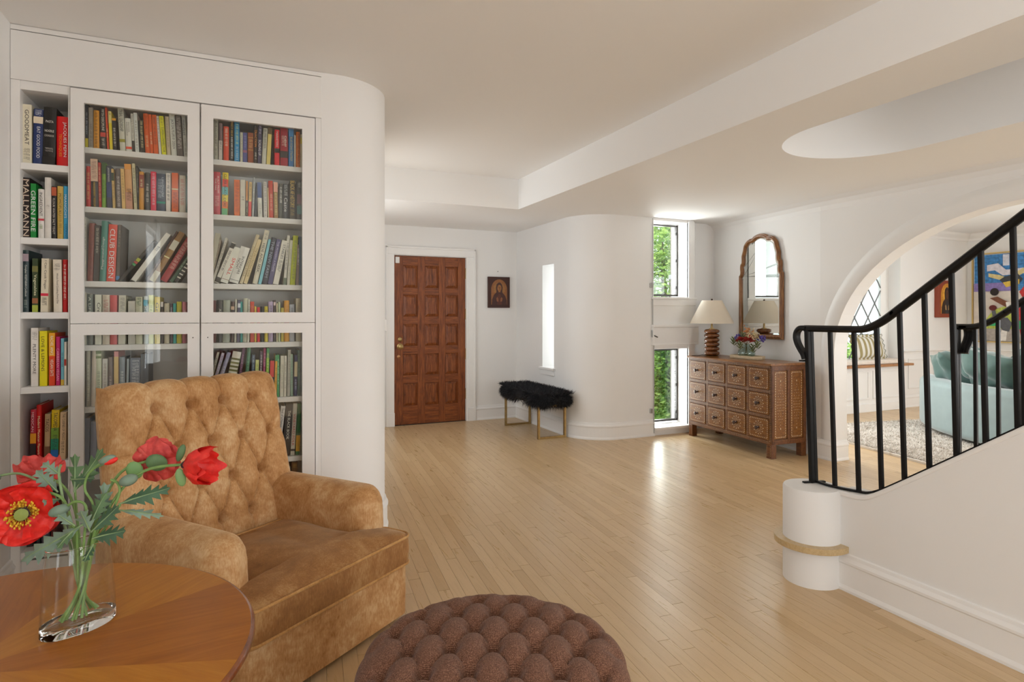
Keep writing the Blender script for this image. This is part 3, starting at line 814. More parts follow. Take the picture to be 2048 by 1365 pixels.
book_row('lowest shelf behind right glass door', 'books behind right glass door', 550, 780, 7.586, DZ[6], YG, '''
95 145 98 1120 3a302a
150 235 155 1175 8c8c88;~c8a0a4,.02,.1
245 335 255 1110 6a5038;~b08a50,.03,.1''')
# ------------------------------------------------------------------ entrance door, icon, bench, slit window
DW = wood('stained_oak', '54270e', '7e411b', '985726', (5.5, 5.5, .55), .38, 9, .06, spec=.4)
DWP = wood('stained_oak_panel', '4f250c', '7a3f1b', '98592a', (6, 6, .6), .36, 11, .06, spec=.4)
dX0, dX1, dY, dH = 1.588, 2.472, 6.965, 1.995
dw = dX1-dX0
cols = [(.125, .325), (.425, .62), (.712, .893)]; rows = [(.055, .189), (.23, .361), (.405, .536), (.582, .71), (.756, .891)]
dr_ = struct('door_1', boxes((dX0, dX1, dY+.014, dY+.04, .006, dH)), DW)
def dpart(n, mb, mat, p=dr_, **k): return obj(n, mb, mat, p, **k)
xs = [0]+[q for c in cols for q in c]+[1]; zs = [0]+[q for r in rows for q in r]+[1]
X_ = lambda f: dX0+f*dw
Z_ = lambda f: .006+(1-f)*(dH-.006)
for i in range(0, 7, 2): dpart('stile', boxes((X_(xs[i]), X_(xs[i+1]), dY, dY+.014, .006, dH)), DW, bevel=.002)
DWH = wood('stained_oak_rail', '54270e', '7e411b', '985726', (.6, 5.5, 5.5), .38, 9, .06, spec=.4)
for j in range(0, 11, 2):
    for i in range(1, 7, 2): dpart('rail', boxes((X_(xs[i]), X_(xs[i+1]), dY, dY+.014, Z_(zs[j+1]), Z_(zs[j]))), DWH, bevel=.002)
for (a, b) in cols:
    for (c, d) in rows:
        xa, xb, za, zb = X_(a), X_(b), Z_(d), Z_(c); g = .028; m = MB()
        y0, y1 = dY+.0135, dY+.002
        o4 = [(xa+.004, y0, za+.004), (xb-.004, y0, za+.004), (xb-.004, y0, zb-.004), (xa+.004, y0, zb-.004)]
        i4 = [(xa+g, y1+.003, za+g), (xb-g, y1+.003, za+g), (xb-g, y1+.003, zb-g), (xa+g, y1+.003, zb-g)]
        t4 = [(xa+g+.006, y1, za+g+.006), (xb-g-.006, y1, za+g+.006), (xb-g-.006, y1, zb-g-.006), (xa+g+.006, y1, zb-g-.006)]
        m.add(o4+i4+t4, [(k, (k+1) % 4, 4+(k+1) % 4, 4+k) for k in range(4)]+[(4+k, 4+(k+1) % 4, 8+(k+1) % 4, 8+k) for k in range(4)]+[(8, 9, 10, 11)])
        dpart('panel', m, DWP)
ry = Matrix.Rotation(PI/2, 4, 'X')   # lathe axis z -> -y (towards the room)
def turned(prof, x, z, y=dY, n=28): return MB().lathe(prof, n).xf(Matrix.Translation((x, y, z)) @ ry)
kx = X_(.083)
kn = dpart('doorknob', turned([(.036, 0), (.036, .004), (.030, .008), (.014, .012), (.012, .035), (.022, .042), (.029, .052), (.029, .060), (.020, .068), (.001, .070)], kx, Z_(.537)), M['brass'])
dpart('deadbolt', turned([(.026, 0), (.026, .006), (.018, .012), (.012, .013), (.012, .018), (.001, .019)], kx, Z_(.495)), M['brass'])
dpart('lock_cylinder', turned([(.021, 0), (.020, .006), (.010, .009), (.001, .010)], X_(.065), Z_(.597)), plain('copper_brass', (.45, .24, .12), .35, 1))
for f in (.095, .345, .59, .835):
    h = dpart('hinge', boxes((dX1+.001, dX1+.022, dY-.004, dY+.01, Z_(f)-.06, Z_(f)+.06)), M['brass'], bevel=.001)
    obj('hinge_pin', MB().tube([(dX1+.004, dY-.008, Z_(f)-.066), (dX1+.004, dY-.008, Z_(f)+.066)], .0065, 10), M['brass'], h)
dpart('contact_sensor', boxes((X_(.02), X_(.075), dY-.018, dY, Z_(.045), Z_(.008))), M['white'], bevel=.004)
# casing of the door
cs = boxes((1.497, 1.586, 6.918, 6.94, .155, 2.005), (2.496, 2.581, 6.918, 6.94, .155, 2.005), (1.497, 2.581, 6.918, 6.94, 2.005, 2.094))
tf = struct('trim_5', cs, M['trim'], bevel=.004)
obj('back_band', boxes((1.488, 1.508, 6.908, 6.94, .155, 2.10), (2.57, 2.590, 6.908, 6.94, .155, 2.10), (1.488, 2.59, 6.908, 6.94, 2.08, 2.102)), M['trim'], tf, bevel=.004)
obj('plinth_block', boxes((1.488, 1.588, 6.906, 6.95, 0, .16)), M['trim'], tf, bevel=.003); obj('plinth_block', boxes((2.494, 2.592, 6.906, 6.95, 0, .16)), M['trim'], tf, bevel=.003)
obj('jamb', boxes((1.555, 1.588, 6.93, 7.09, 0, 2.0), (2.474, 2.505, 6.93, 7.09, 0, 2.0), (1.555, 2.505, 6.93, 7.09, 1.998, 2.03)), M['trim'], tf)
obj('threshold', boxes((1.555, 2.505, 6.95, 7.1, -.01, .006)), M['dark'], tf)
# light switch seen edge-on beside the door
tag(obj('light_switch', MB().box(-.006, .010, -.035, .035, 1.20, 1.27, Matrix.Translation((.465, 3.79, 0)) @ Matrix.Rotation(math.radians(-12), 4, 'Z') @ Matrix.Translation((.335, 0, 0))), M['white'], bevel=.002), 'white light switch plate on the end of the wall beside the entrance door', 'switch')
# icons: flat painted figures of a robed woman on wooden panels
def flat(pts, y, mats): return MB().add([(x, y, z) for x, z in pts], [list(range(len(pts)))])
def icon(name, label, o, w, h, dpt, cols_, rz=0):
    t = thing(name, label, 'painting', o, rz)
    fr, bgc, halo, robe, face, skin, inner = cols_
    obj('wooden_panel', boxes((0, w, -dpt, 0, 0, h)), wood('icon_wood_'+fr, fr, fr, fr, (8, 8, 8), .5), t, bevel=.003)
    y = -dpt; k = [0]
    def lay(n, pts, c, rough=.5):
        k[0] += 1; obj(n, MB().add([(p[0]*w, y-.0006*k[0], p[1]*h) for p in pts], [list(range(len(pts)))]), plain('icon_'+c, c, rough, var=.18, vscale=40), t)
    el = lambda cx, cz, rx, rz_, a0=0, a1=360, n=22: [(cx+rx*math.cos(math.radians(a0+(a1-a0)*i/n)), cz+rz_*math.sin(math.radians(a0+(a1-a0)*i/n))) for i in range(n)]
    lay('painted_ground', [(.13, .1), (.87, .1)]+el(.5, .58, .37, .34, 0, 181, 20), bgc)
    lay('painted_halo', el(.5, .62, .27, .20), halo)
    lay('painted_robe', [(.16, .10), (.86, .10), (.84, .26), (.76, .40), (.64, .50), (.66, .66), (.62, .76), (.55, .815), (.46, .815), (.38, .76), (.35, .66), (.37, .50), (.26, .42), (.18, .28)], robe)
    lay('painted_tunic', [(.40, .10), (.62, .10), (.60, .34), (.55, .46), (.47, .46), (.42, .34)], inner)
    lay('painted_face', el(.505, .635, .095, .105), face)
    lay('painted_brow', [(.44, .66), (.57, .66), (.565, .668), (.445, .668)], robe); lay('painted_nose', [(.497, .665), (.507, .665), (.512, .60), (.495, .60)], robe); lay('painted_mouth', [(.48, .575), (.53, .575), (.53, .568), (.48, .568)], robe)
    lay('painted_neck', [(.46, .54), (.55, .54), (.55, .50), (.46, .50)], face)
    for sx in (1, -1): lay('painted_hand', [(.5+sx*.04, .20), (.5+sx*.12, .20), (.5+sx*.15, .30), (.5+sx*.10, .35), (.5+sx*.05, .30)], skin)
    return t
p = onY(975, 600, 6.94)
icon('icon_painting', 'dark wooden icon of a robed woman hanging between entrance door and bench', (2.755, 6.939, 1.388), .292, .385, .03, ('3b170c', '8e5a2e', '9a6a38', '43201a', '9a6432', '8a5434', '5a2a1c'))
tag(obj('nail', MB().tube([(2.893, 6.94, 1.842), (2.893, 6.925, 1.842)], .004, 8), M['dark']), 'small dark nail in the wall above the icon by the door', 'nail')
# fur bench
bn = thing('bench', 'bench with shaggy black fur seat on slim brass legs', 'bench', (2.952, 6.03, 0), 0)
for y in (-.43, .43):
    m = MB(); a, b, zt, s = -.155, .155, .36, .011
    m.box(a-s, a+s, y-.014, y+.014, 0, zt).box(b-s, b+s, y-.014, y+.014, 0, zt).box(a+s, b-s, y-s, y+s, 0, .022).box(a+s, b-s, y-s, y+s, zt-.03, zt)
    obj('leg_frame', m, M['brass'], bn, bevel=.002)
seat = obj('seat', MB().grid(lambda u, v: (.185*math.copysign(abs(math.cos(2*PI*u))**.45, math.cos(2*PI*u))*math.cos(PI*(v-.5))**.3, .56*math.copysign(abs(math.sin(2*PI*u))**.35, math.sin(2*PI*u))*math.cos(PI*(v-.5)*.99)**.3, .41+.065*math.sin(PI*(v-.5))), 40, 12, cu=True), plain('black_fur_base', (.004, .004, .006), .9), bn)
rf = random.Random(5); m = MB()
def seatp(u, v): return Vector((.185*math.copysign(abs(math.cos(2*PI*u))**.45, math.cos(2*PI*u))*math.cos(PI*(v-.5))**.3, .56*math.copysign(abs(math.sin(2*PI*u))**.35, math.sin(2*PI*u))*math.cos(PI*(v-.5)*.99)**.3, .41+.065*math.sin(PI*(v-.5))))
for i in range(24000):
    if i % 5 < 2: a, b = rf.uniform(-1, 1), rf.uniform(-1, 1); P0 = Vector((a*.185, b*.56, .472)); N = Vector((a*.4, b*.2, 1))
    else:
        P0 = seatp(rf.random(), min(.98, max(.03, rf.random()**.8))); N = Vector((P0.x*6, P0.y*1.6, (P0.z-.405)*10))
    N = (N.normalized()+Vector((rf.gauss(0, .5), rf.gauss(0, .5), rf.gauss(0, .4)))).normalized(); L = rf.uniform(.035, .075)
    side = N.cross(Vector((rf.gauss(0, 1), rf.gauss(0, 1), rf.gauss(0, 1)))).normalized()*rf.uniform(.0012, .0028)
    g = Vector((0, 0, -.018)); mid = P0+N*L*.6+g*.3; tip = P0+N*L+g
    m.add([P0-side, P0+side, mid+side*.7, mid-side*.7, tip], [(0, 1, 2, 3), (3, 2, 4)])
FUR = plain('black_fur', (.005, .005, .009), .55, spec=.35, sheen=.15)
stuff(obj('fur_cover', m, FUR, bn))
# slit window
sl = struct('window_3', boxes((3.36, 3.37, SY0, SY1, SZ0, SZ1)), pane_glass('frosted_glass', (.95, .97, .98), .05, .4))
obj('frame', boxes((3.35, 3.385, SY0, SY0+.02, SZ0, SZ1), (3.35, 3.385, SY1-.02, SY1, SZ0, SZ1), (3.35, 3.385, SY0, SY1, SZ1-.02, SZ1), (3.35, 3.385, SY0, SY1, SZ0, SZ0+.02)), M['white'], sl)
obj('sill', boxes((3.115, 3.36, SY0-.035, SY1+.035, SZ0-.025, SZ0+.002)), M['trim'], sl, bevel=.004)
obj('apron', boxes((3.132, 3.15, SY0-.02, SY1+.02, SZ0-.085, SZ0-.025)), M['trim'], sl, bevel=.004)
# ------------------------------------------------------------------ tall window niche
wf = plain('bronze_frame', (.03, .026, .022), .5)
for nm, z0, z1 in (('window_1', 1.508, 2.308), ('window_2', .108, .915)):
    x0, x1, y = WX0, WX1-.002, 5.44
    wn = struct(nm, boxes((x0, x0+.03, y, y+.04, z0, z1), (x1-.014, x1, y, y+.04, z0, z1), (x0, x1, y, y+.04, z1-.016, z1), (x0, x1, y, y+.04, z0, z0+.02)), wf)
    obj('pane', boxes((x0+.02, x1-.02, y+.018, y+.023, z0+.02, z1-.02)), M['glass'], wn)
    for f in (.12, .5, .88): obj('clip', boxes((x1-.034, x1-.022, y-.008, y+.004, z0+f*(z1-z0)-.016, z0+f*(z1-z0)+.016)), wf, wn)
tr6 = struct('trim_6', boxes((WX0-.03, 4.585, 5.245, 5.30, 1.468, 1.492)), M['white'], bevel=.004)
obj('apron', boxes((WX0-.02, 4.575, 5.256, 5.30, 1.40, 1.468)), M['white'], tr6, bevel=.004)
obj('shade_box', boxes((WX0-.03, 4.60, 5.235, 5.28, .985, 1.165)), M['white'], tr6, bevel=.005)
obj('shade_box_lip', boxes((WX0-.03, 4.595, 5.222, 5.285, 1.165, 1.195)), M['white'], tr6, bevel=.005)
obj('shade_box_lip', boxes((WX0-.03, 4.595, 5.228, 5.285, .972, .99)), M['white'], tr6, bevel=.004)
obj('side_casing', boxes((WX1, 4.561, 5.255, 5.29, .086, .98), (WX1, 4.561, 5.255, 5.29, 1.49, 2.33)), M['white'], tr6, bevel=.004)
obj('sill', boxes((WX0, 4.561, 5.225, 5.46, .062, .088)), M['white'], tr6, bevel=.004)
steel = plain('grey_steel', (.42, .42, .41), .4, .6)
p = thing('shutter_rod', 'grey vertical bolt rod with latch on the edge of the curved wall', 'window bolt', (4.003, 5.258, 0))
obj('rod', MB().tube([(0, -.004, .03), (0, -.004, 1.10)], .0055, 8), steel, p); obj('rod', MB().tube([(-.014, -.004, 1.19), (-.014, -.004, 2.335)], .0045, 8), steel, p)
obj('latch', boxes((-.03, .0, -.016, .004, 1.06, 1.135)), steel, p, bevel=.003); obj('latch_handle', MB().tube([(-.012, -.014, 1.08), (.012, -.034, 1.066), (.02, -.045, 1.06)], .007, 8), plain('dark_steel', (.1, .09, .08), .4, .7), p)
for z in (.27, 1.615): obj('hinge_plate', boxes((-.045, -.018, -.007, .012, z-.025, z+.025)), steel, p, bevel=.003)
# ------------------------------------------------------------------ inlaid chest of drawers
CL, CD, CH = 1.165, .415, .86
ch = thing('chest_of_drawers', 'brown inlaid wooden chest of twelve small drawers under the mirror', 'chest of drawers', (4.345, 4.555, 0), math.radians(-90-2.8))
# local: x along the front (window end is -x), y towards the wall is +y  (front at y=0)
CW = wood('inlaid_teak', '4a260e', '673b17', '7b4c24', (1.2, 8, 8), .38, 8, .05, spec=.5)
CWD = wood('inlaid_teak_drawer', '5e3712', '7d4d1a', '946322', (1.5, 7, 7), .36, 9, .05, spec=.5)
BONE = plain('bone_inlay', (.80, .68, .46), .5)
h2 = CL/2
body = boxes((-h2+.012, h2-.012, .014, CD, .125, CH-.022))
obj('body', body, CW, ch)
obj('top', boxes((-h2-.012, h2+.012, -.016, CD+.005, CH-.022, CH)), wood('teak_top', '633b1c', '84562a', '9a6a38', (1, 6, 6), .3, 7, .03, spec=.5), ch, bevel=.004)
for x in (-h2+.03, h2-.03):
    for y in (.03, CD-.03): obj('leg', boxes((x-.03, x+.03, y-.03, y+.03, 0, .125)), CW, ch, bevel=.003)
obj('plinth_rail', boxes((-h2, h2, 0, .02, .125, .165)), CW, ch, bevel=.002)
z0_, z1_ = .165, CH-.045; nx, nz = 4, 3; st_ = .035
cwid = (CL-.05-3*st_)/4; chei = (z1_-z0_-2*.03)/3
xsd = [-h2+.025+i*(cwid+st_) for i in range(4)]; zsd = [z0_+k*(chei+.03) for k in range(3)]
for x in [-h2]+[q+cwid for q in xsd]:
    a, b = (x, x+.025) if x in (-h2, xsd[3]+cwid) else (x, x+st_)
    obj('stile', boxes((a, b, 0, .02, .165, CH-.022)), CW, ch, bevel=.0015)
for z in (zsd[0]+chei, zsd[1]+chei):
    for x in xsd: obj('rail', boxes((x, x+cwid, 0, .02, z, z+.03)), CW, ch, bevel=.0015)
for x in xsd: obj('rail', boxes((x, x+cwid, 0, .02, z1_, CH-.022)), CW, ch, bevel=.0015)
def quad(m, cx, cz, L, W_, ang, y, dia=False):
    c, s = math.cos(ang), math.sin(ang)
    q = [(-L, 0), (0, -W_), (L, 0), (0, W_)] if dia else [(-L, -W_), (L, -W_), (L, W_), (-L, W_)]
    m.add([(cx+a*c-b*s, y, cz+a*s+b*c) for a, b in q], [(0, 1, 2, 3)])
def dashes(m, x0, x1, z0, z1, n1, n2, y, L=.006, W_=.0022):
    for i in range(n1):
        for z in (z0, z1): quad(m, x0+(i+.5)*(x1-x0)/n1, z, L, W_, 0, y)
    for i in range(n2):
        for x in (x0, x1): quad(m, x, z0+(i+.5)*(z1-z0)/n2, L, W_, PI/2, y)
dm = mesh_of('drawer', MB().box(.004, cwid-.004, -.004, .014, .004, chei-.004), CWD)
im = MB(); dashes(im, .018, cwid-.018, .018, chei-.018, 10, 9, -.0048, .0052, .002)
for k in range(12):
    a = 2*PI*k/12; rr = chei*.30
    quad(im, cwid/2+rr*math.cos(a), chei/2+rr*math.sin(a), .0075, .0042, a, -.0048, True)
    quad(im, cwid/2+rr*.78*math.cos(a+PI/12), chei/2+rr*.78*math.sin(a+PI/12), .0042, .0026, a, -.0048, True)
    for q in (.42, .52, .62): quad(im, cwid/2+rr*q*math.cos(a), chei/2+rr*q*math.sin(a), .0021, .0016, a, -.0048, True)
    for q in (.47, .57): quad(im, cwid/2+rr*q*math.cos(a+PI/12), chei/2+rr*q*math.sin(a+PI/12), .0018, .0014, a, -.0048, True)
imesh = mesh_of('inlay', im, BONE)
kmesh = mesh_of('knob', MB().lathe([(.012, 0), (.012, .003), (.007, .006), (.006, .016), (.014, .022), (.0175, .029), (.014, .036), (.001, .039)], 18).xf(Matrix.Translation((0, -.004, 0)) @ ry), plain('dark_knob', (.05, .022, .015), .3, spec=.6))
for zz in zsd:
    for x in xsd:
        d = link('drawer', dm, ch, (x, 0, zz))
        stuff(link('inlay', imesh, d)); link('knob', kmesh, d, (cwid/2, 0, chei/2))
im = MB()
def dots(x0, z0, x1, z1, n, y=-.0006, s=.0026):
    for i in range(n): quad(im, x0+(x1-x0)*(i+.5)/n, z0+(z1-z0)*(i+.5)/n, s, s, 0, y, True)
for z in (zsd[0]+chei+.015, zsd[1]+chei+.015, (z1_+CH-.022)/2, .145): 
    for o_ in (-.006, .006): dots(-h2+.02, z+o_, h2-.02, z+o_, 76)
for x in [-h2+.012]+[q+cwid+st_/2 for q in xsd[:3]]+[h2-.012]:
    for o_ in (-.006, .006): dots(x+o_, .15, x+o_, CH-.03, 44)
for x in (-h2+.03, h2-.03): dots(x-.02, .02, x-.02, .12, 7); dots(x+.02, .02, x+.02, .12, 7)
stuff(obj('front_inlay', im, BONE, ch))
# end panels (both ends); the near end shows
for sx in (-1, 1):
    e = sx*h2
    a, b = (e-.012, e) if sx > 0 else (e, e+.012)
    for ya, yb in ((0, .035), (CD/2-.018, CD/2+.018), (CD-.035, CD)): obj('end_stile', boxes((a, b, ya, yb, .125, CH-.022)), CW, ch, bevel=.0015)
    for za, zb in ((.125, .17), (CH-.065, CH-.022)):
        for ya, yb in ((.035, CD/2-.018), (CD/2+.018, CD-.035)): obj('end_rail', boxes((a, b, ya, yb, za, zb)), CW, ch, bevel=.0015)
    for ya, yb in ((.035, CD/2-.018), (CD/2+.018, CD-.035)):
        pn = obj('end_panel', boxes((a-.001*sx, b-.004*sx, ya+.005, yb-.005, .175, CH-.07)), CWD, ch)
        if sx > 0:
            im = MB(); y0, y1, z0, z1 = ya+.018, yb-.018, .19, CH-.085
            n1, n2 = 6, 26
            def q2(cy, cz, L, W_, ang, dia=False):
                c, s = math.cos(ang), math.sin(ang); P = [(-L, 0), (0, -W_), (L, 0), (0, W_)] if dia else [(-L, -W_), (L, -W_), (L, W_), (-L, W_)]
                im.add([(e-.0032, cy+u_*c-v_*s, cz+u_*s+v_*c) for u_, v_ in P], [(0, 1, 2, 3)])
            for i in range(n1):
                for z in (z0, z1): q2(y0+(i+.5)*(y1-y0)/n1, z, .006, .0022, 0)
            for i in range(n2):
                for y in (y0, y1): q2(y, z0+(i+.5)*(z1-z0)/n2, .0065, .0022, PI/2)
            yc, zc = (y0+y1)/2, (z0+z1)/2
            for k in range(-7, 8):
                wd = (1-abs(k)/9)*(y1-y0)*.36; n = 1+2*int(3*(1-abs(k)/8)) if abs(k) < 8 else 1
                for j in range(n): q2(yc+(0 if n == 1 else wd*(2*j/(n-1)-1)), zc+k*.026, .0045 if (k+j) % 2 else .0026, .0026, PI/2, True)
            for k in (-9, 9): q2(yc, zc+k*.024, .011, .004, PI/2, True)
            stuff(obj('inlay', im, BONE, pn))
CM = Matrix.Translation(ch.location) @ Matrix.Rotation(ch.rotation_euler.z, 4, 'Z')
def onchest(x, y): return CM @ Vector((x, y, CH+.0005))
# lamp with stacked wooden discs
lm = thing('table_lamp', 'table lamp with stacked turned wooden discs and white cone shade', 'lamp', (4.555, 4.985, CH))
WL = wood('walnut_gloss', '4a2812', '7a4826', '945f36', (4, 4, 4), .22, 6, .02, spec=.6, coat=.3)
obj('foot', MB().lathe([(.066, 0), (.068, .004), (.06, .009)], 32), M['brass'], lm)
for k in range(6):
    z = .009+k*.0465
    obj('disc', MB().lathe([(.048, z), (.066, z+.004), (.077, z+.013), (.08, z+.023), (.077, z+.033), (.066, z+.042), (.048, z+.0465)], 36), WL, lm)
zt = .009+6*.0465
obj('neck', MB().lathe([(.03, zt), (.03, zt+.006), (.011, zt+.010), (.009, zt+.085), (.012, zt+.09)], 20), M['brass'], lm)
SH = NT('linen_shade'); SH.set(col=(.80, .74, .64), rough=.8, trans=0)
tl_ = SH.n('BsdfTranslucent'); tl_.inputs[0].default_value = (.85, .74, .58, 1); mx = SH.n('MixShader'); mx.inputs[0].default_value = .35
SH.l(SH.b.outputs[0], mx.inputs[1]); SH.l(tl_.outputs[0], mx.inputs[2]); SH.l(mx.outputs[0], SH.t.nodes['Material Output'].inputs[0])
s0, s1 = .348, .592
obj('shade', MB().lathe([(.226, s0), (.103, s1), (.101, s1), (.224, s0)], 48, caps=False), SH.m, lm)
obj('shade_ring', MB().lathe([(.101, s1-.012), (.101, s1-.009)], 32, caps=False).tube([(-.1, 0, s1-.01), (.1, 0, s1-.01)], .002, 6).tube([(0, -.1, s1-.01), (0, .1, s1-.01)], .002, 6), M['brass'], lm)
obj('finial', MB().lathe([(.004, s1-.012), (.006, s1+.002), (.012, s1+.006), (.009, s1+.016), (.001, s1+.02)], 16), plain('dark_bronze', (.06, .04, .03), .4, .7), lm)
obj('cord', MB().tube(spline([(-.05, .02, .006), (-.10, .03, .012), (-.14, .045, .006), (-.19, .09, .004)]), .0035, 6), plain('brown_cord', (.05, .03, .02), .6), lm)
# tray with vase of dried flowers
tp_ = onchest(.045, .22)
ty = thing('tray', 'pale six-sided wooden tray on the chest under the flower vase', 'tray', tp_, ch.rotation_euler.z)
hx = [(-.20, 0), (-.15, -.085), (.14, -.085), (.20, 0), (.15, .085), (-.14, .085)]
PW = wood('pale_maple', 'b9a283', 'c9b493', 'd3c2a4', (2, 10, 10), .45)
obj('tray_base', MB().prism(hx, 'z', 0, .012), PW, ty)
hi_ = [(x*.94, y*.90) for x, y in hx]
m = MB(); n = 6
m.add([(x, y, .0) for x, y in hx]+[(x, y, .036) for x, y in hx]+[(x, y, .036) for x, y in hi_]+[(x, y, .012) for x, y in hi_], [(k*6+i, k*6+(i+1) % 6, (k+1)*6+(i+1) % 6, (k+1)*6+i) for k in range(3) for i in range(6)])
obj('tray_rim', m, PW, ty)
GV = NT('smoky_glass'); GV.set(col=(.72, .78, .76), rough=.02, trans=1, ior=1.4)
vz = thing('flower_vase', 'small smoky glass vase standing on the pale tray', 'vase', tp_+Vector((-.01, 0, .0125)))
SMK = pane_glass('smoky_thin_glass', (.80, .86, .84), .06)
obj('body', MB().lathe([(.001, 0), (.06, 0), (.078, .02), (.084, .045), (.075, .075), (.050, .10), (.034, .118), (.036, .135), (.032, .135), (.030, .118), (.046, .098), (.070, .072), (.078, .045), (.072, .022), (.055, .008), (.001, .006)], 36, caps=False), SMK, vz)
fb = vz.location+Vector((0, 0, .12)); rq = random.Random(9)
GRN = plain('sage_green', '6f7a4a', .7, var=.2, vscale=40); STM = plain('dry_stem', '7a7044', .7)
def sprig(name, label, cat, mat, lean, L, head, n=1):
    tip = fb+Vector((lean[0], lean[1], L)); t = thing(name, label, cat, fb-Vector((0, 0, .10)))
    o0 = Vector(t.location); pts = [Vector((rq.uniform(-.02, .02), rq.uniform(-.02, .02), 0.01)), fb-o0, fb-o0+(tip-fb)*.5+Vector((0, 0, .02)), tip-o0]
    obj('stem', MB().tube(spline(pts, 5), .0016, 5), STM, t); head(t, tip-o0, mat)
def ruffle(t, c, mat, r=.045):
    m = MB()
    for k in range(40):
        a = rq.uniform(0, 2*PI); e = rq.uniform(-.2, 1.2); d = Vector((math.cos(a)*math.cos(e), math.sin(a)*math.cos(e), math.sin(e)))
        s = d.cross(Vector((0, 0, 1))).normalized()*r*.42; b = c+d*r*.3; q = c+d*r*rq.uniform(.85, 1.1); up = d.cross(s).normalized()*r*.15
        m.add([b-s*.4, b+s*.4, q+s+up, q+d*r*.15, q-s-up], [(0, 1, 2, 3, 4)])
    obj('bloom', m, mat, t)
def cluster(t, c, mat, r=.034, n=46, s=.0075):
    m = MB()
    for k in range(n):
        p = c+Vector((rq.gauss(0, r*.6), rq.gauss(0, r*.6), rq.gauss(0, r*.45)))
        m.ball(p, s*rq.uniform(.7, 1.3), nu=6, nv=4)
    stuff(obj('florets', m, mat, t))
def leaves(t, c, mat, n=14, L=.05):
    m = MB()
    for k in range(n):
        f = k/n; b = c*(1)-Vector((0, 0, .07*(1-f))); a = k*2.4; d = Vector((math.cos(a), math.sin(a), .7)).normalized(); s = d.cross(Vector((0, 0, 1))).normalized()*.008
        m.add([b, b+d*L*.5+s, b+d*L, b+d*L*.5-s], [(0, 1, 2, 3)])
    stuff(obj('leaves', m, mat, t))
RED, PUR, ORG, CRM = plain('dried_red', 'a5342c', .7, var=.15, vscale=60), plain('statice_purple', '5a4a9c', .7, var=.15, vscale=60), plain('dried_orange', 'b0703c', .7), plain('dried_cream', 'c4b48c', .8, var=.2, vscale=50)
GD = 'dried flowers in the small vase'
sprig('dried_flower', 'ruffled red dried bloom in the smoky vase, nearest the drawers', 'flower', RED, (-.05, .02, 0), .045, ruffle)
sprig('dried_flower', 'ruffled red dried bloom in the smoky vase, towards the railing', 'flower', RED, (-.03, -.07, 0), .05, lambda t, c, m_: ruffle(t, c, m_, .05))
sprig('dried_flower', 'purple statice sprig in the smoky vase, nearest the lamp', 'flower', PUR, (.0, .10, 0), .085, cluster)
sprig('dried_flower', 'purple statice sprig in the smoky vase, close to the mirror', 'flower', PUR, (.10, -.10, 0), .075, cluster)
sprig('dried_flower', 'orange seed head standing tallest in the smoky vase', 'flower', ORG, (.0, -.02, 0), .15, lambda t, c, m_: cluster(t, c, m_, .035, 34, .007))
sprig('dried_flower', 'cream dried flower head at the back of the smoky vase', 'flower', CRM, (.04, -.05, 0), .12, lambda t, c, m_: cluster(t, c, m_, .05, 60, .006))
sprig('dried_flower', 'cream dried flower head at the front of the smoky vase', 'flower', CRM, (-.02, -.10, 0), .09, lambda t, c, m_: cluster(t, c, m_, .045, 50, .005))
for nm, ln, L in (('leaning to the lamp', (-.02, .15, 0), .06), ('leaning over the drawers', (-.10, -.02, 0), .03), ('leaning to the railing', (-.02, -.16, 0), .04), ('upright at the centre', (0, .05, 0), .11), ('low on the railing side', (-.04, -.12, 0), .0)):
    sprig('leaf_sprig', 'sage green leafy sprig in the smoky vase, '+nm, 'leaves', GRN, ln, L, lambda t, c, m_: leaves(t, c, m_, 26, .06))
# ------------------------------------------------------------------ wall mirror
my0 = Vector((4.965-(5.40-4.934)*.1065, 4.934, 0)); my1 = Vector((4.965-(5.40-4.294)*.1065, 4.294, 0))
ang = math.atan2(my1.y-my0.y, my1.x-my0.x)
mr = thing('wall_mirror_glass', 'tall arched wall mirror in a wavy brown wooden frame', 'mirror', (my0+my1)/2+Vector((-.012, -.001, 1.054)), ang)
mr.name = 'arched_mirror'
half = [(.32, 0), (.32, .655), (.318, .665), (.305, .675), (.298, .70), (.302, .745), (.296, .785), (.280, .80), (.277, .83), (.278, .87), (.268, .90), (.255, .935), (.24, .985), (.20, 1.025), (.155, 1.045), (.115, 1.048), (.095, 1.062), (.05, 1.078), (0, 1.083)]
hs = [half[0], half[1]]+[tuple(q) for q in [Vector((*p_, 0)).to_2d() for p_ in spline([(x, z, 0) for x, z in half[1:]], 3)][1:]]
outl = hs+[(-x, z) for x, z in hs[::-1][1:]]
def inset(P, d):
    n = len(P); o = []
    for i in range(n):
        a, b, c = Vector(P[i-1]), Vector(P[i]), Vector(P[(i+1) % n])
        t1 = (b-a); t2 = (c-b)
        t1 = t1.normalized() if t1.length > 1e-6 else t2.normalized(); t2 = t2.normalized() if t2.length > 1e-6 else t1
        n1 = Vector((-t1.y, t1.x)); n2 = Vector((-t2.y, t2.x)); nn = (n1+n2)
        nn = nn.normalized() if nn.length > 1e-6 else n1
        o.append(tuple(b+nn*d/max(.5, nn.dot(n1))))
    return o
rings = [(0, 0), (0, -.018), (.006, -.024), (.012, -.022), (.020, -.032), (.030, -.032), (.038, -.024), (.042, -.014), (.046, -.012)]
m = MB(); n = len(outl); vv = []
for d, y in rings: vv += [(x, y, z) for x, z in inset(outl, d)]
m.add(vv, [(k*n+i, k*n+(i+1) % n, (k+1)*n+(i+1) % n, (k+1)*n+i) for k in range(len(rings)-1) for i in range(n)], True)
MFW = wood('mirror_frame_wood', '5c371a', '80532a', '9a6c3e', (6, 6, 1), .35, 7, .04, spec=.5)
obj('frame', m, MFW, mr)
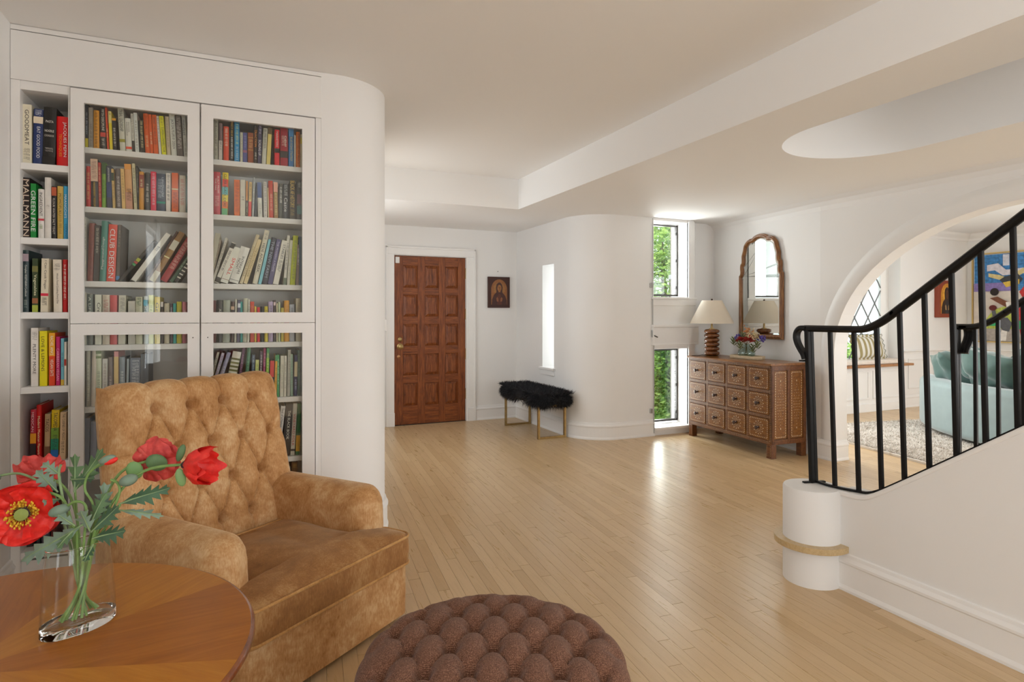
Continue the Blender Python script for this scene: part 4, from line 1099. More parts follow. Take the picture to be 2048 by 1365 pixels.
SILV = plain('silvered_glass', (.86, .88, .86), .015, 1)
i1, i2 = inset(outl, .044), inset(outl, .062)
m = MB().add([(x, -.010, z) for x, z in i1]+[(x, -.0125, z) for x, z in i2], [(i, (i+1) % n, n+(i+1) % n, n+i) for i in range(n)])
obj('bevelled_edge', m, SILV, mr)
obj('mirror_plate', MB().add([(x, -.0125, z) for x, z in i2], [list(range(n))]), SILV, mr)
obj('backing_board', MB().prism(inset(outl, .02), 'y', -.006, 0), M['dark'], mr)
# ------------------------------------------------------------------ iron railings
def railing(name, label, x, ny, ys, lean, zlow, sgn, ylevel, ytop):
    t = thing(name, label, 'railing', (x, ny, 0))
    o = Vector((x, ny, 0))
    def L(p): return Vector(p)-o
    top = x-lean
    nx = x-.03*sgn if sgn > 0 else x
    # handrail: level over the newel, then sweeping up beside the stairs
    zl = 1.232
    slope = .745
    path = [(nx-lean, ny+.02, zl), (nx-lean, ny-.06, zl), (top, ylevel+.10, zl), (top, ylevel+.02, zl+.004), (top, ylevel-.05, zl+.032), (top, ylevel-.12, zl+.08), (top, ylevel-.22, zl+.155)]
    yy = ytop
    path.append((top, yy, zl+.155+(ylevel-.22-yy)*slope))
    sp = spline([L(p) for p in path], 6)
    obj('handrail', MB().tube(sp, .024, 8, flat=.72, up=(0, 0, 1)), M['iron'], t, bevel=.003)
    def railz(y):
        for p, q in zip(sp, sp[1:]):
            if (p.y+ny-y)*(q.y+ny-y) <= 0 and abs(p.y-q.y) > 1e-6: return p.z+(q.z-p.z)*(p.y+ny-y)/(p.y-q.y)-.014
        return zl
    # scroll at the foot of the handrail
    for k, dx in enumerate((-.016, 0, .016)):
        c = [(0, .01, 0), (0, .045, .002), (0, .068, -.016), (0, .074, -.045), (0, .066, -.075), (0, .048, -.105), (0, .03, -.13), (0, .022, -.152)]
        obj('scroll', MB().tube(spline([(nx-lean-x+dx, q[1]-.008+.006*k, zl+q[2]) if sgn > 0 else (nx-lean-x+q[1]*1.1, -.02+dx, zl+q[2]) for q in c], 5), .0125, 8), M['iron'], t)
    if sgn > 0: obj('scroll_end', boxes((nx-lean-x-.028, nx-lean-x+.02, .01, .034, zl-.165, zl-.158)), M['iron'], t)
    # newel: two flat bars
    def bar(n, xb, yb, zb, xt, yt, zt, w, d):
        mm = MB(); v = []
        for (cx, cy, z) in ((xb, yb, zb), (xt, yt, zt)): v += [(cx-w-x, cy-d-ny, z), (cx+w-x, cy-d-ny, z), (cx+w-x, cy+d-ny, z), (cx-w-x, cy+d-ny, z)]
        mm.add(v, [(3, 2, 1, 0), (4, 5, 6, 7), (0, 1, 5, 4), (1, 2, 6, 5), (2, 3, 7, 6), (3, 0, 4, 7)])
        return obj(n, mm, M['iron'], t, bevel=.0025)
    bar('newel_post', nx-.0115, ny, zlow, nx-lean-.0115, ny, zl, .0105, .0105); bar('newel_post', nx+.0115, ny, zlow, nx-lean+.0115, ny, zl, .0105, .0105)
    for y in ys: bar('baluster', x-(.012*sgn if y > 1.99 else 0), y, (capz(y) if sgn > 0 else zlow-.03+max(0, 1.95-y)*.70)+.006, top-(.012*sgn if y > 1.99 else 0), y, railz(y), .0088, .0088)
    if sgn > 0:
        obj('foot_bar', MB().tube([L((nx-.055, ny+.015, zlow+.004)), L((nx+.055, ny-.02, zlow+.004))], .013, 4, flat=.45, up=(0, 0, 1)), M['iron'], t, bevel=.002)
        bp = [(nx+.01, ny, .470), (x-.03, ny-.07, .470), (x-.02, ny-.14, .470), (x, ny-.21, capz(ny-.21)+.007), (x+.004, 1.86, capz(1.86)+.007), (x+.004, 1.79, capz(1.79)+.007)]+[(x+.004, y, capz(y)+.007) for y in (1.7, 1.6, 1.3, 1.0, ytop)]
        obj('base_rail', MB().tube(spline([L(p) for p in bp], 5), .011, 4, flat=.6, up=(0, 0, 1)), M['iron'], t)
    else:
        bp = [(x, y, zlow-.03+max(0, 1.95-y)*.70+.006) for y in (ny, 2.0, 1.95, 1.6, 1.2, ytop)]
        obj('base_rail', MB().tube([L(p) for p in bp], .012, 4, flat=.6, up=(0, 0, 1)), M['iron'], t)
    return t
YB = [2.02, 1.905, 1.795, 1.692, 1.588, 1.483, 1.378, 1.272, 1.166, 1.06, .954, .848]
railing('stair_railing', 'black iron stair railing on the white wall, with square balusters and scrolled end', 2.625, 2.125, YB, .034, .462, 1, 1.83, .55)
railing('stair_railing', 'black iron stair railing on the far side of the stairs, before the green sofa', 3.73, 2.10, [2.012, 1.895, 1.78, 1.67, 1.56, 1.45, 1.34], .01, .40, -1, 1.98, .9)
# ------------------------------------------------------------------ living room beyond the arch
LX = 9.91
struct('wall_living_front', boxes((4.94, 5.08, 5.45, 5.65, 0, 2.6), (6.28, 6.45, 5.45, 5.65, 0, 2.6), (5.08, 6.28, 5.45, 5.65, 0, .6), (5.08, 6.28, 5.45, 5.65, 2.3, 2.6), (8.367, 10.1, 5.45, 5.65, 0, 2.6), (6.45, 8.367, 5.45, 5.65, 0, .60), (6.45, 8.367, 5.45, 5.65, 2.3, 2.6)), M['wall'])
struct('wall_living_right', boxes((LX, 10.1, 1.7, 5.65, 0, 2.6), (LX, 10.1, -2.2, -1.3, 0, 2.6), (LX, 10.1, -1.3, 1.7, 0, .5), (LX, 10.1, -1.3, 1.7, 2.4, 2.6)), M['wall'])
struct('wall_living_back', boxes((4.94, 10.1, -2.15, -1.95, 0, 2.6)), M['wall'])
struct('ceiling', boxes((4.94, 10.1, -2.2, 5.65, 2.5, 2.6)), M['ceil'])
crn = [(0, 2.40), (.03, 2.40), (.04, 2.43), (.09, 2.47), (.11, 2.5), (0, 2.5)]
struct('trim_7', MB().sweep([(4.94, 5.45), (LX, 5.45), (LX, -1.9)], [(-a, b) for a, b in crn]), M['white'])
struct('trim_8', MB().sweep([(8.40, 5.45), (LX, 5.45), (LX, -1.9)], [(-a, b) for a, b in [(0, .745), (.012, .75), (.018, .775), (.04, .785), (.04, .80), (0, .80)]]), M['white'])
base('baseboard_living', [(4.94, 5.45), (6.4, 5.45)]); base('baseboard_living', [(8.40, 5.45), (LX, 5.45), (LX, -1.9)])
# wainscot panels below the rail
wp = struct('trim_9', boxes((8.40, LX, 5.444, 5.45, .176, .75)), M['white'])
def frame_mould(x0, x1, z0, z1, y, par, nm='panel_mould', t_=.018): 
    return obj(nm, boxes((x0, x1, y-.012, y, z0, z0+t_), (x0, x1, y-.012, y, z1-t_, z1), (x0, x0+t_, y-.012, y, z0+t_, z1-t_), (x1-t_, x1, y-.012, y, z0+t_, z1-t_)), M['white'], par, bevel=.004)
for x0, x1 in ((8.52, 9.10), (9.22, 9.80)): frame_mould(x0, x1, .26, .68, 5.444, wp)
# window seat
ws = thing('window_seat', 'white panelled window seat with a wooden ledge below the lattice window', 'window seat', (7.4, 5.45, 0))
o = -7.4
obj('seat_base', boxes((6.45+o, 8.367+o, -.06, .0, 0, .60)), M['white'], ws)
obj('skirting', boxes((6.45+o, 8.37+o, -.076, -.06, 0, .11)), M['white'], ws, bevel=.004)
for x0, x1 in ((6.52, 7.0), (7.08, 7.62), (7.70, 8.28)):
    obj('panel_mould', boxes((x0+o, x1+o, -.07, -.06, .17, .19), (x0+o, x1+o, -.07, -.06, .53, .55), (x0+o, x0+.02+o, -.07, -.06, .19, .53), (x1-.02+o, x1+o, -.07, -.06, .19, .53)), M['white'], ws, bevel=.003)
obj('ledge', boxes((6.42+o, 8.46+o, -.13, .20, .60, .632)), wood('ledge_wood', '8a5c38', 'a8764a', 'b4845a', (1, 8, 8), .4), ws, bevel=.006)
cu = tag(obj('seat_cushion', boxes((6.47, 8.33, 5.345, 5.63, .633, .69)), plain('cream_linen', (.74, .66, .58), .85, var=.06, vscale=20), bevel=.02, seg=3), 'cream seat cushion lying along the wooden window ledge', 'cushion')
# bay window with diamond leading
bw = struct('window_6', boxes((6.45, 6.53, 5.60, 5.66, .63, 2.3), (8.20, 8.367, 5.62, 5.66, .63, 2.3), (6.53, 8.20, 5.60, 5.66, .63, .70), (6.53, 8.20, 5.60, 5.66, 2.22, 2.3), (7.33, 7.40, 5.60, 5.66, .70, 2.22)), M['white'])
obj('pane', boxes((6.53, 7.33, 5.628, 5.632, .70, 2.22)), M['glass'], bw); obj('pane', boxes((7.40, 8.20, 5.628, 5.632, .70, 2.22)), M['glass'], bw)
LEAD = plain('grey_lead', (.22, .22, .215), .6)
for xa, xb in ((6.53, 7.33), (7.40, 8.20)):
    for k in range(-8, 9):
        for s in (1, -1):
            # line z = .70 + 1.6*s*(x - xa) + k*.32 clipped to the pane
            P = []
            c = 1.46+k*.40
            for x in (xa, xb):
                z = c+s*1.45*(x-(xa+xb)/2); P.append((x, z))
            (xA, zA), (xB, zB) = P
            def clip(z_): return xA+(z_-zA)*(xB-xA)/(zB-zA)
            pts = []
            for (x, z) in P:
                if z < .70: x, z = clip(.70), .70
                if z > 2.22: x, z = clip(2.22), 2.22
                pts.append((x, z))
            if not (xa-.001 <= pts[0][0] <= xb+.001 and xa-.001 <= pts[1][0] <= xb+.001) or abs(pts[0][0]-pts[1][0]) < .02: continue
            obj('lead_bar', MB().tube([(pts[0][0], 5.625, pts[0][1]), (pts[1][0], 5.625, pts[1][1])], .009, 4), LEAD, bw)
# striped pillow
def pillow_mesh(w, h, d, n=22, pw=2.6, wob=0, seed=0):
    def half(sg):
        def fn(u, v):
            s, t = 2*u-1, 2*v-1
            g = max(0, (1-abs(s)**pw))**.5*max(0, (1-abs(t)**pw))**.5
            k = 1-.06*(1-abs(t))*abs(s)**2
            wv = wob*noise.noise(Vector((s*1.5+seed, t*1.5, sg*3)))
            return Vector((s*w/2*(1-.05*(1-t*t)), sg*d/2*g+wv*g, t*h/2*(1-.06*(1-s*s))))
        return fn
    m = MB(); m.grid(half(-1), n, n); b = len(m.v); m.grid(half(1), n, n)
    return m
STR = NT('striped_linen'); STR.set(rough=.85)
sv = STR.coord('Object'); sx_ = STR.n('SeparateXYZ'); STR.l(sv, sx_.inputs[0])
wv = STR.math('SINE', STR.math('MULTIPLY', sx_.outputs[0], 2*PI/.082))
STR.l(STR.ramp(STR.math('ADD', STR.math('MULTIPLY', wv, .5), .5), [(.44, (.70, .68, .62)), (.56, (.34, .28, .13))]), STR.b.inputs['Base Color'])
pl = thing('striped_pillow', 'green and white striped pillow with a ruffled edge on the window seat', 'pillow', (7.86, 5.565, .85), 0); pl.rotation_euler = (math.radians(-14), 0, 0)
obj('pillow_body', pillow_mesh(.60, .31, .15), STR.m, pl)
rp = [(-.30+.60*i/30, -.155) for i in range(30)]+[(.30, -.155+.31*i/16) for i in range(16)]+[(.30-.60*i/30, .155) for i in range(30)]+[(-.30, .155-.31*i/16) for i in range(16)]
m = MB(); n = len(rp)
m.add([(x*.96, .0, z*.94) for x, z in rp]+[(x*1.10, .014*math.sin(i*1.9), z*1.17+.004*math.sin(i*1.3)) for i, (x, z) in enumerate(rp)], [(i, (i+1) % n, n+(i+1) % n, n+i) for i in range(n)], True)
obj('ruffle', m, STR.m, pl); obj('ruffle_trim', MB().tube([(x*1.10, .014*math.sin(i*1.9), z*1.17+.004*math.sin(i*1.3)) for i, (x, z) in enumerate(rp)], .004, 5, closed=True), plain('olive_trim', (.07, .09, .05), .8), pl)
# icon and large canvas
icon('icon_painting', 'small gold icon of a dark robed woman near the corner of the living room', (9.12, 5.449, 1.262), .38, .535, .06, ('8a3a20', 'c88a2a', 'd8a038', '352018', '5a3a24', 'a08058', '2a2a30'))
tag(obj('picture_hook', MB().tube(spline([(9.30, 5.449, 1.93), (9.30, 5.42, 1.90), (9.30, 5.42, 1.85), (9.30, 5.43, 1.80)]), .004, 6), plain('pewter', (.3, .3, .28), .4, .8)), 'thin grey picture hook on the wall above the gold icon', 'hook')
cv_ = thing('canvas_painting', 'large bright painting of figures in red, blue and green on the living room wall', 'painting', (LX-.005, 5.362, .90), math.radians(-90))
CWd, CHt = 1.75, 1.30
obj('canvas', boxes((.02, CWd-.02, -.035, 0, .02, CHt-.02)), plain('painted_canvas_ground', 'd8cfc4', .6, var=.08, vscale=12), cv_)
GO = plain('gilt_frame', (.62, .45, .18), .35, .7)
obj('frame', boxes((0, CWd, -.05, 0, 0, .016), (0, CWd, -.05, 0, CHt-.016, CHt), (0, .016, -.05, 0, .016, CHt-.016), (CWd-.016, CWd, -.05, 0, .016, CHt-.016)), GO, cv_)
kk = [0]
def paint(n, pts, c, var=.15):
    kk[0] += 1; obj(n, MB().add([(x, -.0355-.0003*kk[0], z) for x, z in pts], [list(range(len(pts)))]), plain('canvas_'+c+str(kk[0]), c, .55, var=var, vscale=25), cv_)
rc = lambda a, b, c, d: [(a, c), (b, c), (b, d), (a, d)]
el = lambda cx, cz, rx, rz, n=20, a0=0, a1=360: [(cx+rx*math.cos(math.radians(a0+(a1-a0)*i/n)), cz+rz*math.sin(math.radians(a0+(a1-a0)*i/n))) for i in range(n+1 if a1-a0 < 360 else n)]
paint('painted_sky', rc(.03, 1.72, .74, 1.27), '3f86c4', .35)
for i in range(9): paint('painted_line', rc(.03, 1.72, .78+i*.055, .783+i*.055), '2a5a8c', 0)
for i in range(20): paint('painted_line', rc(.05+i*.085, .053+i*.085, .75, 1.27), '2f6298', 0)
paint('painted_patch', rc(.03, .50, .74, .86), '8a7ab8', .2); paint('painted_building', [(.20, 1.12), (.34, 1.14), (.44, 1.04), (.70, 1.06), (.70, .98), (.40, .96), (.30, 1.04), (.20, 1.03)], 'd8d4dc')
paint('painted_building', rc(.40, .48, 1.10, 1.26), 'd0d4e0'); paint('painted_building', [(.80, 1.05), (1.20, 1.14), (1.20, 1.02), (.80, .96)], 'e0d8d4'); paint('painted_stripe', [(.80, 1.02), (1.20, 1.10), (1.20, 1.08), (.80, 1.0)], 'b03a3a')
paint('painted_cloud', [(.22, 1.0), (.36, .97), (.46, .92), (.42, .88), (.30, .92), (.22, .95)], 'd4c48c'); paint('painted_cloud', [(.52, .98), (.66, 1.06), (.70, 1.01), (.58, .94)], 'd4c48c')
paint('painted_vehicle', [(.36, .90), (.42, .94), (.58, .98), (.64, .90), (.60, .84), (.44, .80)], '35383c'); paint('painted_vehicle', [(.40, .86), (.60, .90), (.60, .83), (.44, .79)], 'd8b84a')
paint('painted_green', el(.46, .18, .30, .34, 20, 0, 180), 'b8c45a'); 
for i in range(9): paint('painted_line', rc(.22+i*.06, .224+i*.06, .2, .2+.32*math.sin(PI*(i+.6)/9.4)), '7a9438', 0)
paint('painted_ground', rc(.04, .70, .03, .20), 'a8a098'); paint('painted_white', [(.34, .03), (.40, .22), (.46, .22), (.44, .03)], 'e0dcd6')
paint('painted_robe', [(.62, .10), (.58, .34), (.56, .46), (.66, .60), (.60, .72), (.66, .80), (.80, .84), (1.0, .84), (1.12, .76), (1.10, .55), (1.16, .30), (1.18, .03), (.80, .03)], 'c02a2a')
for i in range(6): paint('painted_braid', rc(.74, .98, .50+i*.05, .52+i*.05), 'd8b050', .1)
paint('painted_trousers', [(.74, .03), (.80, .40), (.92, .40), (1.0, .03)], 'e4dcd4'); paint('painted_belt', rc(.72, .98, .44, .49), '2a2422')
paint('painted_head', el(.87, .95, .06, .08), '4a2e20'); paint('painted_cap', el(.87, 1.0, .065, .05, 12, 0, 180), 'e0dcd4')
paint('painted_child', [(.24, .64), (.34, .66), (.50, .56), (.66, .54), (.64, .50), (.46, .50), (.36, .56)], '7a4a30'); paint('painted_head', el(.30, .73, .055, .055), '221814'); paint('painted_cloth', [(.44, .58), (.54, .58), (.53, .50), (.45, .50)], 'e4e0dc')
paint('painted_figure', [(.26, .48), (.30, .50), (.34, .36), (.46, .36), (.52, .28), (.48, .16), (.40, .18), (.34, .28), (.28, .36)], '5a5c60'); paint('painted_fist', el(.28, .50, .05, .04), '6a2420')
paint('painted_sign', [(.52, .30), (.70, .34), (.70, .22), (.54, .18)], '1f9a5c', .05); paint('painted_sign', rc(.22, .34, .24, .30), '2fa86a', .05)
for i in range(5): paint('painted_pattern', el(1.06, .10+i*.07, .03, .02), '1f1a18', 0); 
paint('painted_figure', [(1.2, .03), (1.22, .6), (1.34, .9), (1.5, .86), (1.6, .5), (1.62, .03)], '3f6a8c'); paint('painted_head', el(1.42, 1.0, .07, .09), '5a3a28')
# sofa
TEAL = plain('seafoam_velvet', (.25, .325, .325), .75, var=.06, vscale=8, sheen=.5, srough=.4)
TEAL2 = plain('dark_teal_velvet', (.075, .14, .125), .75, var=.12, vscale=10, sheen=.45, srough=.4)
sc = Vector((8.28, 2.92, 0))
sf = thing('sofa', 'curved seafoam green velvet sofa on the shaggy rug', 'sofa', sc)
def curved(prof, a0, a1, n=40, endround=.12):
    """closed section (radius, z) swept round the sofa's centre, ends rounded in plan"""
    def fn(u, v):
        a = math.radians(a0+(a1-a0)*v); k = min(v, 1-v)*abs(a1-a0)/n/endround
        k = min(1, v*12, (1-v)*12); q = math.sqrt(max(0, 1-(1-k)**2)) if k < 1 else 1
        i = u*len(prof); j = int(i) % len(prof); r, z = prof[j]
        rm = sum(p[0] for p in prof)/len(prof)
        r = rm+(r-rm)*(q*.96+.04)
        return Vector((r*math.cos(a), r*math.sin(a), z))
    m = MB(); n_ = len(prof)
    m.grid(lambda u, v: fn(u+1e-6, v), n_, n, cu=True)
    return m
def rr(r0, r1, z0, z1, c=.05, n=5):
    o = []
    for cx, cz, a in ((r1-c, z0+c, -90), (r1-c, z1-c, 0), (r0+c, z1-c, 90), (r0+c, z0+c, 180)):
        for i in range(n+1): t_ = math.radians(a+90*i/n); o.append((cx+c*math.cos(t_), cz+c*math.sin(t_)))
    return o
obj('back', curved(rr(1.66, 1.90, .05, .60, .07), 119, 262), TEAL, sf); obj('seat', curved(rr(.86, 1.72, .05, .40, .06), 116, 262), TEAL, sf)
obj('seat_pad', curved(rr(.88, 1.68, .40, .47, .03), 120, 258), TEAL, sf)
rp_ = random.Random(4)
PLL = ['dark teal velvet pillow slumped at the rounded end of the green sofa', 'dark teal velvet pillow, second from the rounded end of the sofa', 'dark teal velvet pillow, third from the rounded end, tipped on its corner', 'dark teal velvet pillow, fourth from the rounded end of the sofa', 'dark teal velvet pillow, fifth from the rounded end, hidden by balusters', 'dark teal velvet pillow, sixth from the rounded end of the sofa']
for i, (a, r, z, tl, ro) in enumerate(((136, 1.60, .66, 28, 10), (150, 1.50, .72, 30, 40), (160, 1.62, .70, 20, -12), (172, 1.50, .72, 26, 38), (186, 1.60, .68, 24, 6), (200, 1.56, .70, 22, -20))):
    ar = math.radians(a)
    m = pillow_mesh(.58, .56, .26, 18, 2.4, .09, i*7)
    p_ = tag(obj('velvet_pillow', m, TEAL2), PLL[i], 'pillow', 'velvet pillows on the sofa')
    p_.location = sc+Vector((r*math.cos(ar), r*math.sin(ar), z+.01)); p_.rotation_euler = (Matrix.Rotation(ar-PI/2, 3, 'Z') @ Matrix.Rotation(math.radians(-tl-16), 3, 'X') @ Matrix.Rotation(math.radians(ro), 3, 'Y')).to_euler()
# shaggy rug
rg_ = thing('rug', 'cream shaggy rug with faint brown lattice under the green sofa', 'rug', (0, 0, 0))
RUGP = NT('shag_pile'); RUGP.set(rough=.95)
vv_ = RUGP.coord('World'); b1 = RUGP.n('TexVoronoi', feature='DISTANCE_TO_EDGE'); b1.inputs['Scale'].default_value = 2.2; RUGP.l(vv_, b1.inputs['Vector'])
RUGP.l(RUGP.ramp(RUGP.math('ADD', b1.outputs['Distance'], RUGP.math('MULTIPLY', RUGP.noise(vv_, 14, 4), .12)), [(.04, (.42, .35, .28)), (.11, (.66, .61, .55))]), RUGP.b.inputs['Base Color'])
rc_ = [(5.40, 3.40), (5.72, 5.0), (9.2, 4.4), (8.9, 1.2), (5.1, 1.6)]
obj('backing', MB().prism(rc_, 'z', .001, .02), RUGP.m, rg_)
m = MB(); rn = random.Random(8); A, B, D, E_ = Vector((5.12, 1.6)), Vector((5.72, 5.0)), Vector((9.2, 4.4)), Vector((8.9, 1.2))
for i in range(42000):
    s, t = rn.random()**1.6, rn.random()
    p = (A*(1-t)+B*t)*(1-s)+(E_*(1-t)+D*t)*s
    d = Vector((rn.gauss(0, .5), rn.gauss(0, .5), 1)).normalized()*rn.uniform(.018, .034); q = Vector((p.x, p.y, .018)); w_ = Vector((-d.y, d.x, 0)).normalized()*.0045
    m.add([q-w_, q+w_, q+d+Vector((d.x, d.y, -.005))], [(0, 1, 2)])
stuff(obj('pile', m, RUGP.m, rg_))
# ------------------------------------------------------------------ tufted armchair
def velvet(name, c1, c2, c3, sc=1.0):
    t = NT(name); t.set(rough=.62, sheen=.30, srough=.35, spec=.25); t.b.inputs['Sheen Tint'].default_value = (1, .85, .6, 1)
    v = t.coord('Object'); a = t.noise(v, 5*sc, 5, .65, .8); b = t.noise(t.coord('Object', (60, 60, 18)), 3, 3, .6); c = t.noise(v, 26*sc, 4, .6)
    h = t.math('ADD', t.math('ADD', t.math('MULTIPLY', a, .5), t.math('MULTIPLY', b, .26)), t.math('MULTIPLY', c, .24))
    t.l(t.ramp(h, [(.36, lin(c1)), (.5, lin(c2)), (.62, lin(c3))]), t.b.inputs['Base Color'])
    t.bump(t.noise(t.coord('Object'), 420, 2), .12, .0008); return t.m
VEL = velvet('gold_velvet', '9c6a38', 'bf9160', 'd6b488')
VEL2 = velvet('worn_brown_velvet', '7a5430', '97693c', 'b28a5a', .7)
PIPE = velvet('velvet_piping', '9a6c38', 'b98a52', 'c89c66')
ac = thing('armchair', 'gold brown velvet armchair with button-tufted back before the bookcase', 'armchair', (.078, 2.638, 0), math.radians(36.6))
def rring(x0, x1, y0, y1, r, n=5):
    o = []
    for cx, cy, a in ((x1-r, y0+r, -90), (x1-r, y1-r, 0), (x0+r, y1-r, 90), (x0+r, y0+r, 180)):
        for i in range(n+1): t = math.radians(a+90*i/n); o.append((cx+r*math.cos(t), cy+r*math.sin(t)))
    return o
def loft(rings, smooth=True, cap=True):
    m = MB(); n = len(rings[0])
    m.add([p for r in rings for p in r], [(k*n+i, k*n+(i+1) % n, (k+1)*n+(i+1) % n, (k+1)*n+i) for k in range(len(rings)-1) for i in range(n)], smooth)
    if cap: m.f += [list(range(n))[::-1], [(len(rings)-1)*n+i for i in range(n)]]; m.s += [smooth, smooth]; m.m += [0, 0]
    return m
# base with its skirt
o0 = rring(-.405, .405, -.415, .40, .045)
obj('skirt', loft([[(x*(1-.004*math.sin(z*30)), y, z) for x, y in o0] for z in (.025, .06, .12, .18, .215, .232)]), VEL, ac)
obj('piping', MB().tube([(x*1.004, y*1.004, .234) for x, y in o0], .006, 8, closed=True), PIPE, ac)
# T-shaped seat cushion
def tshape(k=0):
    pts = []
    def corner(cx, cy, r, a0, a1, n=6):
        for i in range(n+1): t = math.radians(a0+(a1-a0)*i/n); pts.append((cx+r*math.cos(t), cy+r*math.sin(t)))
    corner(.405-.05, -.43+.05, .05, -90, 0); corner(.405-.035, -.255-.035, .035, 0, 90); corner(.285+.02, -.255+.02, .02, -90, -180); corner(.285-.03, .21-.03, .03, 0, 90)
    corner(-.285+.03, .21-.03, .03, 90, 180); corner(-.285-.02, -.255+.02, .02, 0, -90); corner(-.405+.035, -.255-.035, .035, 90, 180); corner(-.405+.05, -.43+.05, .05, 180, 270)
    # resample densely
    out = []
    for i in range(len(pts)):
        a, b = Vector(pts[i]), Vector(pts[(i+1) % len(pts)]); n = max(1, int((b-a).length/.025))
        for j in range(n): out.append(tuple(a+(b-a)*j/n))
    return out
T = tshape(); cc = Vector((0, -.27))
def tring(s, z, wob=0):
    o = []
    for x, y in T:
        p = cc+(Vector((x, y))-cc)*s; dz = wob*(noise.noise(Vector((p.x*5, p.y*5, 1.3)))*.012+noise.noise(Vector((p.x*16, p.y*7, 4)))*.004)
        if p.y > -.27: pass
        o.append((p.x, p.y, z+dz))
    return o
rings = [tring(1.0, .24), tring(1.012, .265), tring(1.016, .30), tring(1.01, .335), tring(1.0, .352)]
rings += [tring(s, .356+.045*(1-s**2.6), 1 if s < .97 else 0) for s in (.985, .96, .92, .86, .78, .68, .56, .42, .28, .14, .04)]
obj('seat_cushion', loft(rings), VEL2, ac)
obj('piping', MB().tube([(x, y, z+.002) for x, y, z in tring(1.004, .353)], .0055, 8, closed=True), PIPE, ac)
obj('piping', MB().tube([(x, y, z) for x, y, z in tring(1.006, .243)], .0055, 8, closed=True), PIPE, ac)
# rolled arms with pleated fronts
def arm(sx):
    n = 56
    def fn(u, v):
        a = 2*PI*u; y = -.285+.69*v
        k = min(1, (v+.0005)/.13); q = math.sqrt(max(0, 1-(1-k)**2))
        q = .10+.90*q
        cx, cz = math.cos(a), math.sin(a)
        X = math.copysign(abs(cx)**.72, cx)*.092; Z = math.copysign(abs(cz)**.62, cz)*.165
        pl = 1-.055*(1-k)*abs(math.sin(11*a)) if k < 1 else 1
        top = .012*(1-v)
        zz = .375+Z*(.45+.55*q)*pl+(top if Z > 0 else 0)
        bow = 1+.06*math.sin(PI*v)
        return Vector((sx*.345+X*q*pl*bow, y, zz))
    m = MB().grid(fn, n, 40, cu=True)
    m.f.append(list(range(n))[::-1]); m.s.append(True); m.m.append(0)
    m.f.append([40*n+i for i in range(n)]); m.s.append(False); m.m.append(0)
    obj('arm', m, VEL, ac)
    obj('arm_panel', loft([[(x, y, z) for x, y in rring(sx*.340-.064, sx*.340+.066, -.25, .40, .03)] for z in (.233, .30, .36)]), VEL, ac)
arm(1); arm(-1)
# tufted back: reclined, its lattice of buttons staggered row by row
BW, BT, BHt = .415, .20, .805
DX, DQ = .148, .168
def tuft(p, q, qmax):
    A, B = p+q/2-.5, p-q/2-.5
    def sn(x): return abs(math.sin(PI*x))
    if 0 <= q <= qmax: c = (sn(A)*sn(B))
    elif q < 0: c = sn(p-.5)**(2+2*max(q, -.5))
    else: c = sn(p-.5+qmax/2)**(2-2*min(q-qmax, .5))
    return max(0, c)**.42
def backfn(sg):
    def fn(u, v):
        s, t = 2*u-1, v
        hw = BW*(1-.06*t**1.5)
        x = s*hw; zz = BHt*t
        es = max(0, 1-abs(s)**9); et = max(0, 1-abs(2*t-1)**14)
        g = (es*et)**.42
        y = sg*BT/2*g
        if sg < 0:
            p, q = x/DX, (BHt-.115-zz)/DQ
            side = min(1, max(0, (abs(p)-1.9)/.5)); c = tuft(p, q, 3)
            if side > 0:
                qq = q-round((q-1)/2)*2-1   # crease to the side from the outer buttons of each second row
                cs = min(1, abs(qq)*2.2)**.5
                c = c*(1-side)+side*cs
            dm = 9
            for r in range(4):
                for k in range(-2, 3):
                    bp = k+(.5 if r % 2 == 0 else 0)
                    if abs(bp) > 2: continue
                    dm = min(dm, math.hypot((p-bp)*DX, (q-r)*DQ))
            y += g*(.034*(1-c)+.046*math.exp(-(dm/.018)**2))-g*.018
            y += g*.004*noise.noise(Vector((x*14, zz*9, 2)))
        # puffs along the top edge
        if t > .9: zz += .022*(abs(math.sin(PI*(x/DX-.5)))**.5-.5)*(t-.9)/.1
        return Vector((x, y, zz))
    return fn
m = MB(); m.grid(backfn(-1), 210, 200); m.grid(backfn(1), 30, 30)
tilt = math.radians(-12.5)
BM = Matrix.Translation((0, .325, .225)) @ Matrix.Rotation(tilt, 4, 'X')
bk = obj('backrest', m.xf(BM), VEL, ac)
bm_ = mesh_of('button', MB().ball((0, 0, 0), .011, .006, .011, 12, 8), VEL)
for r in range(4):
    for k in range(-2, 3):
        bp = k+(.5 if r % 2 == 0 else 0)
        if abs(bp) > 2: continue
        zz = BHt-.115-r*DQ
        q = BM @ Vector((bp*DX, -BT/2+.064, zz)); link('button', bm_, bk, q, (tilt, 0, 0))
